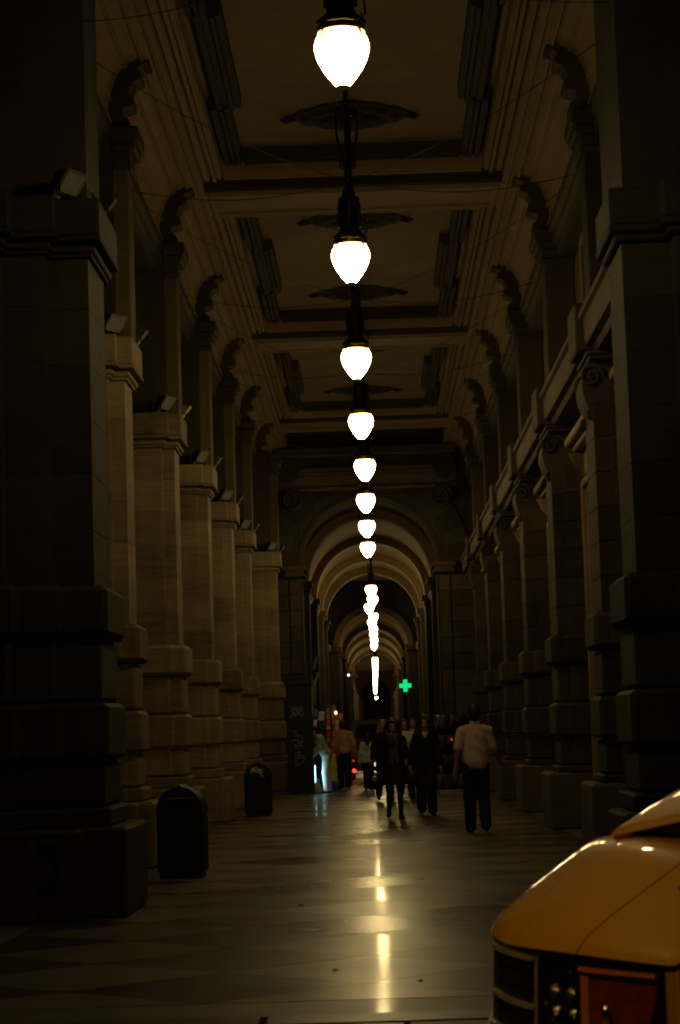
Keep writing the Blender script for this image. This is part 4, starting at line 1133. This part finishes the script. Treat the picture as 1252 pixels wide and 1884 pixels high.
# trinket stand on the right
rt = thing('trinket_stand', 'stand crowded with bags and trinkets beside the pale shirted man', 'stall', (1.78, 47.2, 0))
for x in (-.36, .36): MB().cbox(x-.02, x+.02, -.02, .02, 0, 1.85, .004).build('post', 'iron', rt)
for z in (.35, .8, 1.25, 1.7): MB().cbox(-.38, .38, -.03, .03, z, z+.03, .005).build('rail', 'iron', rt)
MB().box(-.36, .36, .035, .05, .1, 1.8).build('back_cloth', 'black_knit', rt)
TG = 'trinkets and bags hung on the right stand'
tc = ['pewter', 'old gold', 'plum', 'sand', 'moss', 'brick', 'slate', 'ink']
for k in range(28):
    row = k//7; mt = tc[(k+row*2) % 8] if (k+row) % 3 else 'pewter' if k % 7 == 0 else tc[(k+row*2) % 8]
    w, h = random.uniform(.07, .15), random.uniform(.14, .34)
    x = 1.46+.095*(k % 7)+random.uniform(-.02, .03); z = (1.78, 1.32, .88, .45)[row]
    o = MB().grid(lambda i, j: ((i-.5)*w*(1+.3*math.sin(j*3)), .03*math.sin(i*6+j*4), -j*h), 5, 6).build('hanging_bag', mt, None, True)
    o.location = (x, 47.12-.03*(k % 3), z); o.modifiers.new('thickness', 'SOLIDIFY').thickness = .03
    nm = {'white_cloth': 'white'}.get(mt, mt)
    tag(o, '%s trinket bag, %s from the left on the %s rail of the right stand' % (nm, ORD[k % 7], ('top', 'second', 'third', 'lowest')[row]), 'bag', TG)
t = thing('trinket_lamp', 'tiny red light winking on the trinket stand', 'lamp', (1.74, 46.98, 1.22))
MB().lathe([(.001, -.03), (.02, -.015), (.022, .01), (.012, .03)], n=10).build('bulb', 'tail_dim', t, True)

# ================================================================== DARK VAN AT THE FAR END OF THE HALL
vn = thing('parked_van', 'dark van seen from behind under the first arch, red light glowing', 'van', (.06, 63.5, 0))
prof = [(-.86, .30), (-.90, .55), (-.90, .98), (-.84, 1.20), (-.74, 1.70), (-.62, 1.80), (.62, 1.80), (.74, 1.70), (.84, 1.20), (.90, .98), (.90, .55), (.86, .30)]
MB().prism(prof, 'y', 0.06, 3.6).build('body', 'van_paint', vn)
MB().prism([(x*.97, z) for x, z in prof], 'y', 0, .06).build('tailgate', 'van_paint', vn)
MB().prism([(-.70, 1.22), (-.62, 1.66), (.62, 1.66), (.70, 1.22)], 'y', -.012, -.002).build('rear_window', 'glass', vn)
MB().cbox(-.90, .90, -.12, .10, .26, .52, .04).build('bumper', 'black', vn)
for s in (-1, 1):
    MB().cbox(min(s*.72, s*.88), max(s*.72, s*.88), -.02, .05, .74, 1.18, .02).build('rear_lamp', 'red', vn)
    for y in (.75, 2.9):
        w = MB().lathe([(.20, -.1), (.31, -.09), (.31, .09), (.20, .1)], n=20).build('wheel', 'tyre', vn, False, (s*.80, y, .31)); w.rotation_euler = (0, PI/2, 0)
MB().lathe([(.001, -.06), (.042, -.042), (.06, 0), (.042, .042), (.001, .06)], n=12, cap=False).build('fog_lamp', 'tail', vn, True, (-.72, -.13, .28))
MB().lathe([(.001, -.035), (.03, -.02), (.035, 0), (.03, .02), (.001, .035)], n=10, cap=False).build('marker_lamp', 'tail_dim', vn, True, (-.74, -.02, .58))
MB().cbox(-.26, .26, -.14, -.122, .40, .51, .004).build('number_plate', 'plate', vn)
MB().cbox(-.30, .30, -.17, -.12, .10, .20, .02).build('bumper_step', 'metal_grey', vn)

# ================================================================== ADDED LAMP OUT OF VIEW, LIGHTING THE TAXI
sl = thing('added_lamp', 'shaded orange unseen lamp added to light the taxi, just outside the left edge', 'unseen lamp', (-2.9, 6.3, -.13))
MB().lathe([(.16, 0), (.16, .3), (.09, .42), (.07, 1.2), (.05, 5.0)], n=16).build('post', 'iron', sl, True, angle=40)
MB().tube([(0, 0, 4.9), (.1, 0, 5.3), (.5, 0, 5.5), (.9, 0, 5.45)], .035, 8).build('arm', 'iron', sl, True)
MB().lathe([(.05, .14), (.15, .06), (.24, -.10), (.30, -.34)], (1.0, 0, 5.4), 24, cap=False).build('shade', 'iron', sl, True)  # deep skirt keeps the added light off the end piers
MB().lathe([(.10, .02), (.11, -.05), (.07, -.12), (.001, -.14)], (1.0, 0, 5.4), 18).build('bulb', 'added_amber', sl, True)

# ================================================================== YELLOW TAXI
TH = math.radians(12)
tx = thing('taxi', 'yellow taxi with clear headlamp and orange indicator, cut by the right corner', 'taxi', (.497, 6.97, -.12), TH)
ZO = .12                                    # road lies below the arcade floor
HP = [(0, 0), (.02, .036), (.06, .078), (.13, .138), (.20, .192), (.29, .260), (.375, .318), (.45, .332), (.66, .326), (.95, .33)]
def Pz(t_):
    if t_ <= 0: return 0
    n_ = len(HP)
    if t_ >= HP[-1][0]: return HP[-1][1]
    for k in range(n_-1):
        (a, b), (c, d) = HP[k], HP[k+1]
        if t_ <= c:
            h = c-a; w = (t_-a)/h
            m0 = (d-HP[max(k-1, 0)][1])/(c-HP[max(k-1, 0)][0]); e = HP[min(k+2, n_-1)]; m1 = (e[1]-b)/(e[0]-a)
            return (2*w**3-3*w*w+1)*b+(w**3-2*w*w+w)*h*m0+(3*w*w-2*w**3)*d+(w**3-w*w)*h*m1
BW = .84
def a0(b): return .27*(abs(b)/BW)**2.1
def hood_pt(b, t_, dz=0):
    """b across the car, t_ 0..1 from nose edge to the foot of the windscreen"""
    a = a0(b); x = a+(1.0-a)*t_
    lat = (abs(b)/BW)
    z = .785+.028*lat+ZO+Pz(x-a)*(1-.20*lat**2)-.20*b*b*min(1, x/.4)+.10*lat**3*min(1, x/.4)
    return (x, b, z+dz)
SEAM = .49
m = MB().grid(lambda i, j: hood_pt(-SEAM+2*SEAM*i, j**1.7), 28, 26); m.build('bonnet', 'paint', tx, True)
for s in (-1, 1):
    def wing(i, j):
        b = SEAM+.006+(BW-SEAM-.006)*min(1, i/.55)
        if i <= .55:
            p = hood_pt(s*b, j**1.7); return (p[0], p[1], p[2]-.0)
        p = hood_pt(s*BW, j**1.7); w = (i-.55)/.45
        ztop = p[2]; zb = .80+ZO if j < .05 else .80+ZO
        return (p[0], p[1]+s*.05*math.sin(w*PI*.5), ztop+(zb-ztop)*w)
    MB().grid(wing, 16, 26).build('wing', 'paint', tx, True)
# upper tier below the windscreen: an overhanging lip with a black air slot under it
def xf(b): return .375+.9*abs(b)
def zl(b): return 1.130+ZO+.26*abs(b)
def tier(i, j):
    b = -.68+1.36*i; x0 = xf(b); dx = (1.03-x0)*j**1.6
    z = zl(b)+.012*min(1, dx/.02)**.5-.012+.49*dx**.93
    return (x0+dx, b, z)
MB().grid(tier, 40, 22).build('upper_bonnet', 'paint', tx, True)
def under(b0_, b1_, mat, name, n=10):
    V = []; F = []
    for k in range(n+1):
        b = b0_+(b1_-b0_)*k/n; x0 = xf(b); lat = abs(b)/BW
        zb = hood_pt(b, max(0, (x0+.05-a0(b))/(1-a0(b))))[2]-.012; zt = tier((b+.68)/1.36, 0)[2]
        V += [(x0+.004, b, zt-.004), (x0+.035, b, zt-.012), (x0+.06, b, min(zb, zt-.02))]
    for k in range(n): F += [(k*3, k*3+1, k*3+4, k*3+3), (k*3+1, k*3+2, k*3+5, k*3+4)]
    MB().add(V, F).build(name, mat, tx)
under(-.05, .05, 'paint', 'lip_infill')
for s in (-1, 1):
    under(s*.05, s*.66, 'black', 'air_slot', 16)
    def vent(i, j):
        b = .595+.085*i; x = .385+.30*j+.03*i; p = hood_pt(s*b, (x-a0(b))/(1-a0(b)))
        return (p[0], p[1], p[2]+.005)
    MB().grid(vent, 6, 12).build('side_vent', 'black', tx)
# front band: nose strip, grille, lamps, indicator, bumper
def band(b0_, b1_, z0, z1, off0, off1, n=14, depth=.05):
    m = MB(); V = []; F = []
    for k in range(n+1):
        b = b0_+(b1_-b0_)*k/n; a = a0(b)
        V += [(a+off0, b, z0+ZO), (a+off1, b, z1+ZO), (a+off1+depth, b, z1+ZO), (a+off0+depth, b, z0+ZO)]
    for k in range(n):
        for q in range(4): F.append((k*4+q, k*4+(q+1) % 4, (k+1)*4+(q+1) % 4, (k+1)*4+q))
    F += [(0, 1, 2, 3), (n*4, n*4+3, n*4+2, n*4+1)]
    return m.add(V, F)
band(-.86, .86, .765, .797, .012, .006, 30).build('nose_strip', 'black', tx)
band(-.24, .24, .50, .76, .010, .016, 16).build('grille', 'black', tx)
for z in (.54, .66, .72): band(-.235, .235, z, z+.015, .004, .004, 14, .012).build('grille_bar', 'black', tx)
for z, o_ in ((.752, -.005), (.60, -.009), (.498, -.019)): band(-.25, .25, z, z+.013, o_, o_+.002, 18, .02).build('grille_trim', 'trim', tx)
for s in (-1, 1):
    band(s*.245, s*.268, .50, .765, -.008, .004, 3).build('lamp_pillar', 'trim', tx)
    hl = band(s*.277, s*.474, .52, .757, .004, .012, 10, .008).build('headlamp', 'lens', tx, True, angle=40)
    m = MB()
    for cb, cz, rr in ((.33, .64, .050), (.42, .64, .050), (.33, .56, .03), (.42, .72, .03)):
        n0 = len(m.v); m.lathe([(rr, 0), (rr*.8, .022), (rr*.5, .04), (.012, .048)], (0, 0, 0), 16, cap=False)
        for q in range(n0, len(m.v)):
            p = m.v[q]; m.v[q] = (a0(cb)+.026+p[2], s*cb+p[0], cz+ZO+p[1])
    m.build('reflector', 'reflector', hl, True)
    for q in range(9):
        bb = s*(.282+.021*q); band(bb, bb+s*.012, .53, .75, .055, .060, 1, .012).build('reflector_facet', 'reflector', hl)
    band(s*.277, s*.474, .518, .535, .010, .012, 8, .05).build('bezel', 'trim', hl)
    for cb in (.33, .42):
        MB().lathe([(.001, -.016), (.010, -.010), (.012, 0), (.010, .010), (.001, .016)], (a0(cb)+.04, s*cb, .64+ZO), 10, cap=False).build('lamp_bulb', 'flood_glass', hl, True)
    band(s*.477, s*.490, .51, .76, -.002, .008, 2).build('lamp_divider', 'black', tx)
    m = MB(); V = []; F = []
    for k in range(13):
        w = k/12; bt = s*(.493+.295*w); bb = s*(.493+.235*w); rb_ = .004 if k % 2 else 0
        V += [(a0(bb)+.010-rb_, bb, .53+ZO), (a0(bt)+.014-rb_, bt, .755+ZO), (a0(bt)+.05, bt, .755+ZO), (a0(bb)+.05, bb, .53+ZO)]
    for k in range(12):
        for q in range(4): F.append((k*4+q, k*4+(q+1) % 4, (k+1)*4+(q+1) % 4, (k+1)*4+q))
    F += [(0, 1, 2, 3), (48, 51, 50, 49)]
    il = m.add(V, F).build('indicator', 'orange_lens', tx, True, angle=20)
    band(s*.494, s*.785, .744, .757, .000, .002, 10, .02).build('edge_glow', 'orange_edge_glow', il)  # glow along the lens edge, painted as brighter orange strips
    band(s*.494, s*.530, .53, .744, .004, .008, 3, .012).build('edge_glow', 'orange_edge_glow', il)
    MB().lathe([(.034, 0), (.03, .014), (.014, .02), (.001, .022)], (0, 0, 0), 14).build('indicator_bulb', 'reflector', il, True, (a0(.59)+.004, s*.59, .62+ZO)).rotation_euler = (0, PI/2, 0)
    band(s*.792, s*.812, .50, .765, .006, .014, 3).build('lamp_edge', 'black', tx)
    band(s*.813, s*.865, .50, .765, .004, .006, 6).build('wing_corner', 'paint', tx)
band(-.88, .88, .30, .495, -.05, -.02, 30, .12).build('bumper', 'paint', tx)
band(-.40, .40, .44, .462, -.075, -.070, 20, .03).build('bumper_trim', 'chrome', tx)
band(-.60, .60, .14, .29, -.02, -.03, 20, .10).build('apron', 'black', tx)
# rest of the body, outside the picture to the right
side = [(.28, .80), (.28, .30), (.50, .22), (4.1, .22), (4.2, .5), (4.15, 1.15), (3.9, 1.72), (3.5, 1.86), (1.95, 1.84), (1.02, 1.33), (.6, 1.18)]
for s in (-1, 1):
    MB().prism([(x, z+ZO) for x, z in side[:6]]+[(1.0, 1.15+ZO)], 'y', min(s*.80, s*.875), max(s*.80, s*.875)).build('side_panel', 'paint', tx)
    for x in (.95, 3.35):
        w = MB().lathe([(.19, -.1), (.30, -.1), (.315, -.07), (.315, .07), (.30, .1), (.19, .1)], n=28).build('wheel', 'tyre', tx, True, (x, s*.80, .315), 40); w.rotation_euler = (PI/2, 0, 0)
        MB().lathe([(.19, -.09), (.19, .09), (.05, .06), (.05, -.06)], n=20).build('rim', 'chrome', w)
    MB().prism([(1.15, 1.30+ZO), (1.98, 1.78+ZO), (3.4, 1.79+ZO), (3.8, 1.30+ZO)], 'y', min(s*.74, s*.80), max(s*.74, s*.80)).build('side_window', 'glass', tx)
    MB().cbox(1.2, 1.36, min(s*.9, s*1.08), max(s*.9, s*1.08), 1.22+ZO, 1.40+ZO, .03).build('wing_mirror', 'black', tx)
MB().prism([(1.01, 1.43+ZO), (1.96, 1.85+ZO), (1.99, 1.82+ZO), (1.04, 1.39+ZO)], 'y', -.72, .72).build('windscreen', 'glass', tx)
MB().prism([(1.93, 1.80+ZO), (1.98, 1.86+ZO), (3.5, 1.88+ZO), (3.9, 1.74+ZO), (3.86, 1.70+ZO), (3.5, 1.80+ZO)], 'y', -.78, .78).build('roof', 'paint', tx)
MB().box(1.0, 4.1, -.79, .79, .30, 1.20+ZO).build('interior', 'black', tx)
MB().prism([(4.10, .5), (4.2, .5), (4.17, 1.2+ZO), (3.92, 1.72+ZO), (3.86, 1.70+ZO)], 'y', -.79, .79).build('tailgate', 'paint', tx)
